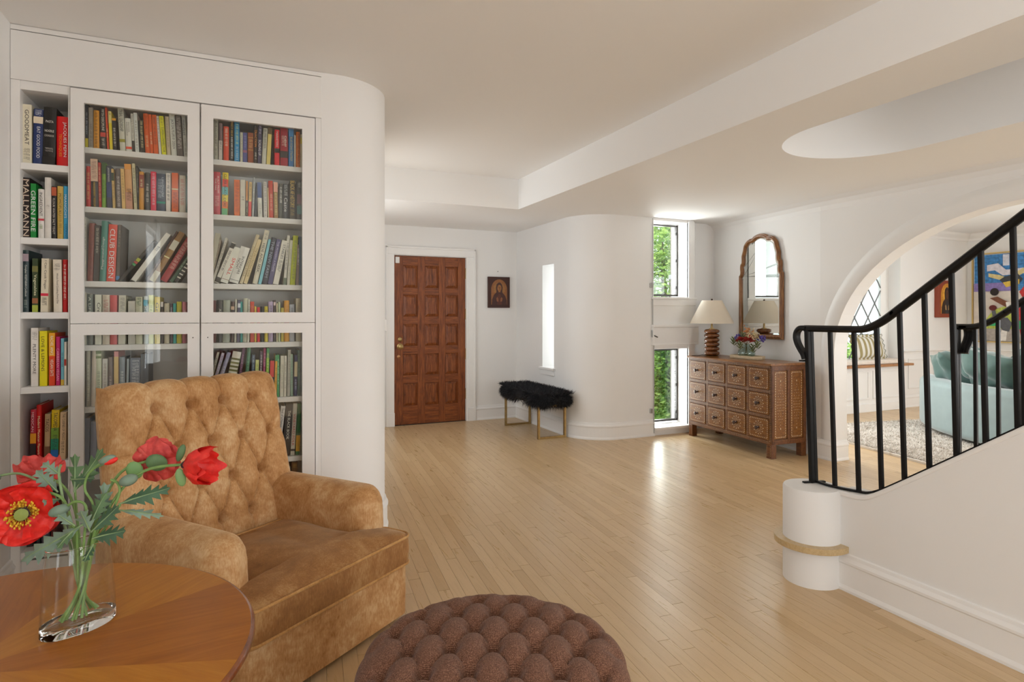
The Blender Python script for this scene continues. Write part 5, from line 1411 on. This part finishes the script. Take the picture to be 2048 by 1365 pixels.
# ------------------------------------------------------------------ tufted ottoman
oc = Vector((.60, 1.468, 0)); OR = .348
TW = NT('brown_tweed'); TW.set(rough=.95, spec=.15, sheen=.1)
tv = TW.coord('Object'); wv1 = TW.n('TexWave', wave_type='BANDS', bands_direction='X'); wv1.inputs['Scale'].default_value = 110; wv1.inputs['Distortion'].default_value = 1.5; TW.l(tv, wv1.inputs['Vector'])
wv2 = TW.n('TexWave', wave_type='BANDS', bands_direction='Y'); wv2.inputs['Scale'].default_value = 110; wv2.inputs['Distortion'].default_value = 1.5; TW.l(tv, wv2.inputs['Vector'])
wh = TW.math('MULTIPLY', TW.math('ADD', wv1.outputs['Fac'], wv2.outputs['Fac']), .5)
TW.l(TW.ramp(TW.math('ADD', TW.math('MULTIPLY', TW.noise(tv, 320, 2), .7), TW.math('MULTIPLY', wh, .3)), [(.3, lin('4a3024')), (.55, lin('7a5442')), (.72, lin('ac846c'))]), TW.b.inputs['Base Color'])
TW.bump(wh, .5, .0012)
ot = thing('ottoman', 'round brown tweed ottoman with a deep tufted top on the oak floor', 'ottoman', oc, math.radians(-24))
def ofn(u, v):
    a = 2*PI*u
    L1, L2, L3 = OR-.05, .05*PI/2, .30
    Lt = (L1+L2+L3)*v
    if Lt < L1: r, z, nz, nr = Lt, .405+.030*(1-(Lt/OR)**2), 1, 0
    elif Lt < L1+L2: b = (Lt-L1)/.05; r, z = L1+.05*math.sin(b), .355+.05*math.cos(b)+.030*(1-(L1/OR)**2)*(1-b/1.57); nz, nr = math.cos(b), math.sin(b)
    else: r, z = OR+.012*math.sin(PI*(Lt-L1-L2)/L3), .355-(Lt-L1-L2); nz, nr = 0, 1
    x, y = r*math.cos(a), r*math.sin(a)
    p, q = x/.112, (y+.01)/.098
    fade = 1-min(1, max(0, (r-OR*.80)/(OR*.16)))
    A, B = p+q/2, p-q/2; c = abs(math.sin(PI*A)*math.sin(PI*B))**.45
    k0 = round(q); dm = 9
    for kk_ in (k0-1, k0, k0+1):
        bp = round(p-(kk_ % 2)*.5)+(kk_ % 2)*.5
        dm = min(dm, math.hypot((p-bp)*.112, (q-kk_)*.098))
    rim = abs(math.sin(8.0*a+.3))**.22
    rf_ = (1-fade)*max(0, 1-max(0, (v-.62))*5)
    d = fade*(.022*(1-c)+.034*math.exp(-(dm/.020)**2))+rf_*.020*(1-rim)
    d -= .010*(fade+rf_)
    return Vector((x-nr*d*math.cos(a), y-nr*d*math.sin(a), z-nz*d))
m = MB().grid(ofn, 260, 130, cu=True)
obj('tufted_cover', m, TW.m, ot)
for k in range(4):
    a = PI/4+k*PI/2; obj('leg', MB().lathe([(.016, 0), (.024, .065)], 12, (.25*math.cos(a), .25*math.sin(a), 0)), wood('dark_leg_wood', '24140c', '3a2114', '452818', (4, 4, 1), .4), ot)
# ------------------------------------------------------------------ round veneered table
TZ, TR = .66, .488
TC = Vector((-.468, 1.376, 0))
tb = thing('round_table', 'round polished table with starburst wood veneer holding the poppy vase', 'table', TC)
VN = NT('starburst_veneer'); VN.set(rough=.3, spec=.35, coat=.0, croug=.18)
v = VN.coord('Object'); sp_ = VN.n('SeparateXYZ'); VN.l(v, sp_.inputs[0])
an_ = VN.math('ARCTAN2', sp_.outputs[1], sp_.outputs[0])
sec = VN.math('DIVIDE', VN.math('ADD', an_, 10*PI+.32), PI/4); idx = VN.math('FLOOR', sec); par = VN.math('MODULO', idx, 2)
loc = VN.math('MULTIPLY', VN.math('ADD', idx, .5), PI/4)
rot = VN.n('VectorRotate', rotation_type='Z_AXIS'); VN.l(v, rot.inputs['Vector']); VN.l(VN.math('MULTIPLY', VN.math('SUBTRACT', loc, .32), -1), rot.inputs['Angle'])
mpg = VN.n('Mapping'); mpg.inputs['Scale'].default_value = (1.2, 14, 1); VN.l(rot.outputs[0], mpg.inputs[0])
gr = VN.noise(mpg.outputs[0], 5, 6, .62, .7); cl_ = VN.noise(v, 4, 3)
ca_ = VN.ramp(gr, [(.3, lin('94561c')), (.5, lin('a0601e')), (.7, lin('aa6a26'))]); cb_ = VN.ramp(gr, [(.3, lin('a8681c')), (.5, lin('b27322')), (.7, lin('bc7e2c'))])
VN.l(VN.mix(par, ca_, cb_), VN.b.inputs['Base Color'])
EDG = wood('table_edge', '5c2a0d', '7b3f16', '8f501f', (3, 3, 10), .28, 6, .02, spec=.5, coat=.3)
obj('tabletop', MB().lathe([(.001, TZ), (TR-.008, TZ)][::-1]+[(.001, TZ-.002)], 96, caps=False), VN.m, tb)
obj('edge', MB().lathe([(TR-.008, TZ-.0003), (TR-.003, TZ-.002), (TR, TZ-.007), (TR, TZ-.013), (TR-.004, TZ-.018), (TR-.012, TZ-.022), (TR-.016, TZ-.028), (TR-.03, TZ-.030), (.05, TZ-.03), (.05, TZ-.003)], 96, caps=False), EDG, tb)
obj('apron', MB().lathe([(TR-.03, TZ-.03), (TR-.05, TZ-.06), (TR-.065, TZ-.10), (TR-.085, TZ-.10), (TR-.085, TZ-.03)], 72, caps=False), EDG, tb)
for k in range(4):
    a = math.radians(24+45)+k*PI/2; c = (.36*math.cos(a), .36*math.sin(a))
    obj('leg', MB().tube([(c[0], c[1], TZ-.03), (c[0]*1.02, c[1]*1.02, .35), (c[0]*1.12, c[1]*1.12, 0)], lambda f: .03-.014*f, 12), EDG, tb)
# ------------------------------------------------------------------ glass vase with poppies
GL = NT('clear_glass'); GL.set(col=(.97, .985, .98), rough=.0, trans=1, ior=1.45)
vo = Vector((-.3105, 1.483, TZ+.0004)); va = math.radians(33.8)
vs_ = thing('glass_vase', 'clear oval glass vase of poppies on the round table', 'vase', vo)
VH = .172
prof = [(.0003, 0), (.064, 0), (.0675, .004), (.0665, .05), (.062, .11), (.0575, VH-.001), (.0565, VH), (.0545, VH-.001), (.059, .11), (.0635, .05), (.063, .026), (.057, .020), (.002, .020)]
THIN = pane_glass('vase_wall_glass', (.985, .995, .99), .04)
obj('body', MB().lathe([(.0668, .022), (.0665, .05), (.062, .11), (.0578, VH-.002), (.0568, VH), (.0556, VH-.002), (.0600, .11), (.0645, .05), (.0648, .022)], 64, sy=.60, rot=va, caps=False), THIN, vs_)
obj('base', MB().lathe([(.0003, 0), (.064, 0), (.0675, .004), (.0672, .0215), (.0640, .0215), (.057, .018), (.0003, .0175)], 64, sy=.60, rot=va, caps=False), GL.m, vs_)
obj('rim', MB().tube([(.0568*math.cos(a*PI/32)*math.cos(va)-.0568*.6*math.sin(a*PI/32)*math.sin(va), .0568*math.cos(a*PI/32)*math.sin(va)+.0568*.6*math.sin(a*PI/32)*math.cos(va), VH) for a in range(64)], .0013, 8, closed=True), GL.m, vs_)
STEM = plain('poppy_stem', (.17, .30, .085), .55, var=.2, vscale=40); STEM2 = plain('poppy_stem_grey', (.22, .33, .16), .55, var=.2, vscale=40)
LEAF = plain('poppy_leaf', (.085, .165, .065), .55, var=.25, vscale=35); LEAFG = plain('poppy_leaf_grey', (.17, .25, .19), .6, var=.2, vscale=30)
LEAFD = plain('poppy_leaf_dark', (.05, .115, .06), .55, var=.25, vscale=35)
REDP = NT('poppy_red'); REDP.set(rough=.5, sub=0); 
f_ = REDP.noise(REDP.coord('Object', (1, 1, 1)), 45, 4, .6)
REDP.l(REDP.ramp(f_, [(.3, (.55, .010, .008)), (.6, (.80, .025, .018)), (.8, (.86, .09, .06))]), REDP.b.inputs['Base Color']); REDP.bump(f_, .35, .003)
REDC = NT('poppy_coral'); REDC.set(rough=.55)
f_ = REDC.noise(REDC.coord('Object'), 45, 4, .6)
REDC.l(REDC.ramp(f_, [(.3, (.50, .035, .035)), (.6, (.70, .075, .065)), (.8, (.78, .20, .17))]), REDC.b.inputs['Base Color']); REDC.bump(f_, .4, .003)
YEL = plain('poppy_stamen', (.72, .46, .03), .6, var=.2, vscale=90); BLK = plain('poppy_centre_dark', (.05, .02, .03), .7); POD = plain('poppy_pod', (.24, .30, .06), .55)
def P3(u, v, d): return at(u, v, d)
def petals(t, c, axis, mat, R_, cup, n=5, seed=0, roll=0):
    ax = Vector(axis).normalized(); x = ax.orthogonal().normalized(); y = ax.cross(x)
    for k in range(n):
        a0 = 2*PI*k/n+roll; sp = 2*PI/n*.82; lift = (k % 2)*.0025
        def fn(u, v, a0=a0, k=k):
            a = a0+(u-.5)*2*sp*(.35+.65*min(1, v*1.6)); r = R_*v*(1-.16*abs(2*u-1)**3)
            rz = R_*(cup*v**1.6)+lift*v*3
            rz += R_*v*v*.17*math.sin(9*u+k*2.1+seed)+R_*v*v*v*.12*math.sin(25*u+k+seed)+R_*.10*v*noise.noise(Vector((u*6+seed, v*5, k)))
            r *= 1+.05*math.sin(15*u+k*3+seed)*v
            rad = r*math.cos(cup*.75*v)
            return c+(x*math.cos(a)+y*math.sin(a))*rad+ax*rz
        obj('petal', MB().grid(fn, 36, 16), mat, t)
def leaf(t, base_, tip, up, mat, wd, lobes=4, droop=.15, seed=0):
    base_, tip = Vector(base_), Vector(tip); d = tip-base_; L = d.length; dx = d.normalized(); n = Vector(up); n = (n-dx*n.dot(dx)).normalized(); s = dx.cross(n)
    rr_ = random.Random(seed); m = MB()
    def pt(f, w): return base_+d*f+s*w+n*(-droop*L*f*f+.02*L*math.sin(f*5+seed))-n*abs(w)*.25
    for sg in (1, -1):
        prev = None
        pts = [(0, .0)]
        for k in range(lobes):
            f0 = .12+.75*k/lobes; f1 = .12+.75*(k+1)/lobes; pk = math.sin(PI*min(1, (k+.9)/(lobes+.6)))**.7
            pts += [(f0, wd*.22*pk), (f0+(f1-f0)*.75+.10, wd*pk*rr_.uniform(.8, 1.1)), (f0+(f1-f0)*.95+.03, wd*pk*.55)]
        pts += [(.93, wd*.2), (1.0, 0)]
        # blade strip between the midrib and the lobed edge
        mid = [pt(min(1, f*.98), 0) for f, w in pts]; ed = [pt(f, sg*w) for f, w in pts]
        m.add(mid+ed, [(i, i+1, len(pts)+i+1, len(pts)+i) for i in range(len(pts)-1)], True)
    obj('leaf', m, mat, t)
    obj('leaf_rib', MB().tube([pt(f, 0)+n*.0006 for f in (0, .25, .5, .75, .97)], lambda q: .0016*(1-q)+.0004, 5), STEM2, t)
def poppy(name, label, cat, pts, r=.0030, mat=None):
    pts = [Vector(p) for p in pts]; t = thing(name, label, cat, pts[0]); o_ = Vector(pts[0])
    obj('stem', MB().tube(spline([p-o_ for p in pts], 7), r, 8), mat or STEM, t)
    return t, o_
def vb(a, b): # a point on the vase floor
    c_, s_ = math.cos(va), math.sin(va); return vo+Vector((a*c_-b*s_, a*s_+b*c_, .022))
D0 = 1.23
# open bloom that faces the camera
t, o_ = poppy('poppy', 'wide open red poppy with yellow stamens facing outward over the table', 'flower', [vb(.035, .01), P3(165, 1180, 1.235), P3(150, 1085, 1.235), P3(132, 1010, 1.235), P3(105, 988, 1.235), P3(72, 992, 1.24), P3(52, 1012, 1.24)])
c = P3(46, 1027, 1.222)-o_; ax = Vector((.10, -.93, .10))
petals(t, c, ax, REDP.m, .060, .30, 3, 1, .5); petals(t, c-ax.normalized()*.004, ax, REDP.m, .064, .12, 3, 5, 1.6)
m = MB(); rs = random.Random(2); axn = ax.normalized(); xx = axn.orthogonal().normalized(); yy = axn.cross(xx)
for i in range(90):
    a = rs.uniform(0, 2*PI); r0 = rs.uniform(.010, .013); r1 = rs.uniform(.017, .028); h = rs.uniform(.008, .02)
    d = xx*math.cos(a)+yy*math.sin(a); p0, p1 = c+d*r0+axn*.004, c+d*r1+axn*h
    m.tube([p0, p1], .0005, 4); m.ball(p1, .0019, .0019, .0026, 6, 4)
stuff(obj('stamens', m, YEL, t)); obj('dark_centre', MB().ball(c+axn*.001, .017, .017, .006, 16, 8, axn.to_track_quat('Z', 'Y').to_matrix()), BLK, t)
obj('pod', MB().lathe([(.001, .0), (.008, .002), (.0105, .009), (.009, .015), (.012, .017), (.001, .019)], 16).xf(Matrix.Translation(c+axn*.002) @ axn.to_track_quat('Z', 'Y').to_matrix().to_4x4()), POD, t)
# two red blooms leaning over the armchair
t, o_ = poppy('poppy', 'red poppy seen from behind with green sepals, before the armchair back', 'flower', [vb(-.02, .006), P3(165, 1170, 1.235), P3(178, 1085, 1.24), P3(205, 1010, 1.26), P3(228, 962, 1.28), P3(255, 936, 1.30), P3(292, 924, 1.32)])
c = P3(303, 925, 1.325)-o_; petals(t, c, Vector((.45, .85, .05)), REDC.m, .050, .45, 3, 2, .2); petals(t, c, Vector((.45, .85, .05)), REDC.m, .052, .30, 3, 7, 1.3)
obj('sepal', MB().ball(c+Vector((.012, -.018, .002)), .022, .006, .018, 14, 8, Matrix.Rotation(.5, 3, 'Y')), LEAF, t); obj('sepal', MB().ball(c+Vector((-.030, -.012, -.012)), .016, .005, .02, 14, 8, Matrix.Rotation(-.4, 3, 'Y')), plain('sepal_green', (.16, .32, .11), .5), t)
t, o_ = poppy('poppy', 'red poppy in profile on the longest stem, nearest the tufted back', 'flower', [vb(.0, -.012), P3(172, 1165, 1.23), P3(190, 1080, 1.235), P3(222, 1010, 1.25), P3(262, 960, 1.265), P3(305, 937, 1.28), P3(362, 930, 1.29)])
c = P3(366, 930, 1.29)-o_; petals(t, c, Vector((.93, -.40, -.03)), REDP.m, .056, .95, 4, 3, .4)
obj('dark_centre', MB().ball(c+Vector((.006, -.006, 0)), .010, .007, .010, 12, 8), BLK, t)
obj('sepal', MB().ball(c+Vector((-.004, -.002, .026)), .008, .004, .019, 12, 8, Matrix.Rotation(.3, 3, 'Y')), LEAF, t); obj('sepal', MB().ball(c+Vector((-.004, -.004, -.026)), .010, .004, .020, 12, 8, Matrix.Rotation(-.2, 3, 'Y')), plain('sepal_pale_green', (.20, .36, .14), .5), t)
# pale bloom behind
t, o_ = poppy('poppy', 'coral poppy turned away behind the wide open bloom', 'flower', [vb(.03, .02), P3(168, 1180, 1.25), P3(160, 1090, 1.27), P3(150, 1020, 1.30), P3(128, 975, 1.33), P3(95, 955, 1.35)])
c = P3(82, 955, 1.36)-o_; petals(t, c, Vector((-.25, .75, .45)), REDC.m, .050, .5, 5, 9, .3)
# buds
def bud(t, c, d, L, w, mat, tipmat=None):
    d = Vector(d).normalized(); q = d.to_track_quat('Z', 'Y').to_matrix()
    obj('bud', MB().ball(c, w, w, L/2, 14, 10, q), mat, t)
    if tipmat: obj('bud_tip', MB().ball(c+d*L*.10+Vector((.003, -.002, -.004)), w*.82, w*.82, L*.42, 12, 8, q), tipmat, t)
t, o_ = poppy('poppy_bud', 'closed poppy bud showing a red slit on a curved stem', 'flower', [vb(.01, .01), P3(170, 1160, 1.24), P3(190, 1060, 1.24), P3(186, 1010, 1.24), P3(170, 980, 1.24), P3(176, 950, 1.24), P3(200, 928, 1.24)], .0024)
bud(t, P3(215, 920, 1.24)-o_, (.9, -.2, .35), .034, .0085, LEAFG, REDP.m)
t, o_ = poppy('poppy_bud', 'fat grey green poppy bud between the two leaning blooms', 'flower', [vb(-.01, -.01), P3(168, 1170, 1.235), P3(182, 1085, 1.24), P3(215, 1040, 1.245), P3(238, 990, 1.25), P3(236, 968, 1.255), P3(222, 960, 1.255)], .0026)
bud(t, P3(257, 961, 1.255)-o_, (.9, -.1, .3), .036, .012, LEAFG)
t, o_ = poppy('poppy_bud', 'drooping grey green poppy bud beside the wide open bloom', 'flower', [vb(-.03, .0), P3(160, 1170, 1.22), P3(168, 1080, 1.215), P3(173, 1030, 1.21), P3(168, 1008, 1.21), P3(150, 1004, 1.21), P3(136, 1012, 1.21)], .0026)
bud(t, P3(119, 1022, 1.21)-o_, (-.9, -.1, -.25), .038, .0115, LEAFG)
t, o_ = poppy('poppy_bud', 'poppy bud at the tip of the stem arching out past the open bloom', 'flower', [vb(.04, .012), P3(160, 1180, 1.24), P3(140, 1090, 1.26), P3(112, 1000, 1.28), P3(80, 966, 1.29), P3(40, 948, 1.29), P3(0, 952, 1.28)], .0026, STEM2)
bud(t, P3(-16, 962, 1.27)-o_, (-.8, 0, -.5), .034, .010, LEAFG)
# leaf stems: each cutting carries its own leaves
UPC = (-.2, -.75, .6)
t, o_ = poppy('poppy_leaf_spray', 'tall green poppy leaf spray rising upright in the middle of the vase', 'leaves', [vb(.0, .02), P3(162, 1170, 1.25), P3(158, 1080, 1.26), P3(152, 1010, 1.27), P3(150, 975, 1.27)], .0022)
leaf(t, P3(150, 985, 1.27)-o_, P3(202, 897, 1.28)-o_, UPC, LEAF, .022, 4, .05, 1); leaf(t, P3(150, 985, 1.27)-o_, P3(148, 908, 1.27)-o_, UPC, LEAF, .016, 3, .05, 2); leaf(t, P3(142, 960, 1.27)-o_, P3(185, 955, 1.24)-o_, UPC, LEAFD, .014, 3, .1, 3)
t, o_ = poppy('poppy_leaf_spray', 'grey green poppy leaf spray arching over the coral bloom', 'leaves', [vb(.02, .015), P3(160, 1175, 1.24), P3(148, 1090, 1.24), P3(128, 1010, 1.245), P3(118, 950, 1.25), P3(122, 930, 1.25)], .0026, STEM2)
leaf(t, P3(116, 985, 1.245)-o_, P3(70, 940, 1.24)-o_, UPC, LEAFG, .020, 4, .15, 4); leaf(t, P3(120, 950, 1.25)-o_, P3(85, 925, 1.24)-o_, UPC, LEAFG, .014, 3, .2, 5); leaf(t, P3(118, 1000, 1.245)-o_, P3(88, 1000, 1.22)-o_, UPC, LEAFG, .016, 3, .2, 6)
t, o_ = poppy('poppy_leaf_spray', 'dark serrated poppy leaf spray reaching over the armchair arm', 'leaves', [vb(-.03, .01), P3(168, 1170, 1.24), P3(190, 1090, 1.24), P3(215, 1050, 1.24), P3(240, 1010, 1.245)], .0026)
leaf(t, P3(238, 1010, 1.245)-o_, P3(336, 972, 1.27)-o_, UPC, LEAFD, .026, 5, .12, 7); leaf(t, P3(236, 1022, 1.245)-o_, P3(318, 1024, 1.25)-o_, UPC, LEAFG, .012, 4, .35, 8); leaf(t, P3(210, 1050, 1.24)-o_, P3(205, 965, 1.25)-o_, UPC, LEAFG, .02, 4, .1, 9)
t, o_ = poppy('poppy_leaf_spray', 'broad grey green poppy leaf hanging down towards the bookcase', 'leaves', [vb(.01, -.01), P3(158, 1180, 1.225), P3(155, 1100, 1.22), P3(152, 1062, 1.21), P3(145, 1050, 1.205)], .0026)
leaf(t, P3(165, 1050, 1.205)-o_, P3(40, 1124, 1.18)-o_, UPC, LEAFG, .030, 5, .02, 10); leaf(t, P3(150, 1052, 1.20)-o_, P3(100, 1020, 1.20)-o_, UPC, LEAFG, .014, 3, .1, 11); leaf(t, P3(150, 1060, 1.205)-o_, P3(110, 1095, 1.18)-o_, UPC, LEAF, .014, 3, .2, 12)
t, o_ = poppy('poppy_leaf_spray', 'dark green poppy leaf spray at the mouth of the vase', 'leaves', [vb(-.015, -.008), P3(170, 1170, 1.225), P3(182, 1100, 1.22), P3(190, 1060, 1.215)], .0026)
leaf(t, P3(186, 1078, 1.215)-o_, P3(245, 1060, 1.21)-o_, UPC, LEAFD, .024, 4, .12, 13); leaf(t, P3(184, 1065, 1.215)-o_, P3(232, 1012, 1.22)-o_, UPC, LEAFD, .022, 4, .1, 14); leaf(t, P3(180, 1062, 1.215)-o_, P3(160, 1025, 1.19)-o_, UPC, LEAFG, .018, 3, .1, 15); leaf(t, P3(186, 1090, 1.21)-o_, P3(168, 1122, 1.17)-o_, UPC, LEAFD, .012, 3, .1, 16); leaf(t, P3(180, 1050, 1.22)-o_, P3(210, 985, 1.24)-o_, UPC, LEAF, .02, 4, .1, 17)
# ------------------------------------------------------------------ garden outside the windows
GR = plain('lawn_green', (.02, .055, .008), .9, var=.4, vscale=3, kind='World')
o = struct('ground', boxes((3.3, 20, 7.15, 24, -.6, -.45)), GR)
def leafmat(n, a, b, c):
    t = NT(n); t.set(rough=.55)
    oi = t.n('NewGeometry'); t.l(t.ramp(oi.outputs['Random Per Island'], [(0, a), (.5, b), (1, c)]), t.b.inputs['Base Color'])
    tl = t.n('BsdfTranslucent'); t.l(t.b.inputs['Base Color'].links[0].from_socket, tl.inputs[0]); mx = t.n('MixShader'); mx.inputs[0].default_value = .4
    t.l(t.b.outputs[0], mx.inputs[1]); t.l(tl.outputs[0], mx.inputs[2]); t.l(mx.outputs[0], t.t.nodes['Material Output'].inputs[0]); return t.m
LG = leafmat('leaves_green', (.03, .10, .012), (.09, .24, .03), (.22, .40, .06)); LB = leafmat('leaves_light', (.10, .22, .04), (.25, .42, .09), (.45, .60, .16))
LD = leafmat('leaves_deep', (.012, .05, .010), (.04, .12, .02), (.12, .24, .04))
BARK = plain('bark', (.16, .13, .10), .9, var=.3, vscale=10)
def tree(name, label, cat, pos, rx, rz, zc, n, s, mat, seed, trunk=True):
    r = random.Random(seed); t = thing(name, label, cat, pos); m = MB()
    for i in range(n):
        d = Vector((r.gauss(0, 1), r.gauss(0, 1), r.gauss(0, 1))).normalized()*r.random()**.45
        c = Vector((d.x*rx, d.y*rx, zc+d.z*rz)); a = Vector((r.gauss(0, 1), r.gauss(0, 1), r.gauss(0, .6))).normalized(); b = a.orthogonal().normalized(); L = s*r.uniform(.6, 1.3)
        m.add([c, c+a*L*.5+b*L*.3, c+a*L, c+a*L*.5-b*L*.3], [(0, 1, 2, 3)])
    stuff(obj('foliage', m, mat, t))
    if trunk: obj('trunk', MB().tube([(0, 0, 0), (.05, .02, zc*.6), (0, .05, zc+rz*.4)], lambda f: .09*(1-f)+.02, 8), BARK, t)
GT = 'trees and shrubs outside the tall window'
tree('shrub', 'dense deep green shrub low outside the lower niche window', 'shrub', (6.15, 7.7, -.45), .95, 1.0, .75, 9000, .075, LG, 1)
tree('shrub', 'dark shrub behind the dense green one outside the niche window', 'shrub', (7.3, 9.3, -.45), 1.3, 1.0, .9, 5000, .10, LD, 2)
tree('tree', 'bright leafy tree outside the upper niche window', 'tree', (7.0, 8.9, -.45), 1.05, 1.0, 2.75, 3000, .10, LB, 3)
tree('tree', 'tall pale tree further off beyond the niche window', 'tree', (10.6, 13.2, -.45), 2.6, 2.4, 4.2, 4200, .19, LB, 4)
tree('shrub', 'low yellow green plant close to the foot of the niche window', 'shrub', (5.6, 7.3, -.45), .5, .42, .32, 2200, .07, LB, 5, False)
tree('shrub', 'pale low hedge far beyond the lattice window', 'shrub', (15.2, 10.6, -.45), 2.2, .55, .5, 3000, .16, LB, 6, False)
pp = thing('garden_post', 'weathered grey wooden post outside the niche window', 'post', (5.53, 6.72, -.45))
obj('post', boxes((-.085, .085, -.06, .06, 0, 3.2)), wood('weathered_wood', '6a6258', '857b6e', '978d80', (5, 5, .6), .9), pp, bevel=.006)
obj('bracket', boxes((-.1, .1, -.075, .075, 2.25, 2.31)), steel, pp)
# white curtains at the window beside the camera, mirrored in the cabinet glass
CRT = plain('white_curtain', (.80, .79, .77), .9)
for k, (y0, y1) in enumerate(((-1.85, -1.35), (-.05, .45))):
    t = thing('curtain', ('white folded curtain at the far end of the side window', 'white folded curtain at the near end of the side window')[k], 'curtain', (-.93, (y0+y1)/2, 0)); h_ = (y1-y0)/2
    obj('cloth', MB().grid(lambda u, v: Vector((.035*math.sin(u*38)*(.6+.4*v), -h_+2*h_*u, .04+2.36*v)), 90, 6), CRT, t)
    obj('pole', MB().tube([(-.03, -h_-.05, 2.42), (-.03, h_+.05, 2.42)], .012, 10), M['iron'], t)
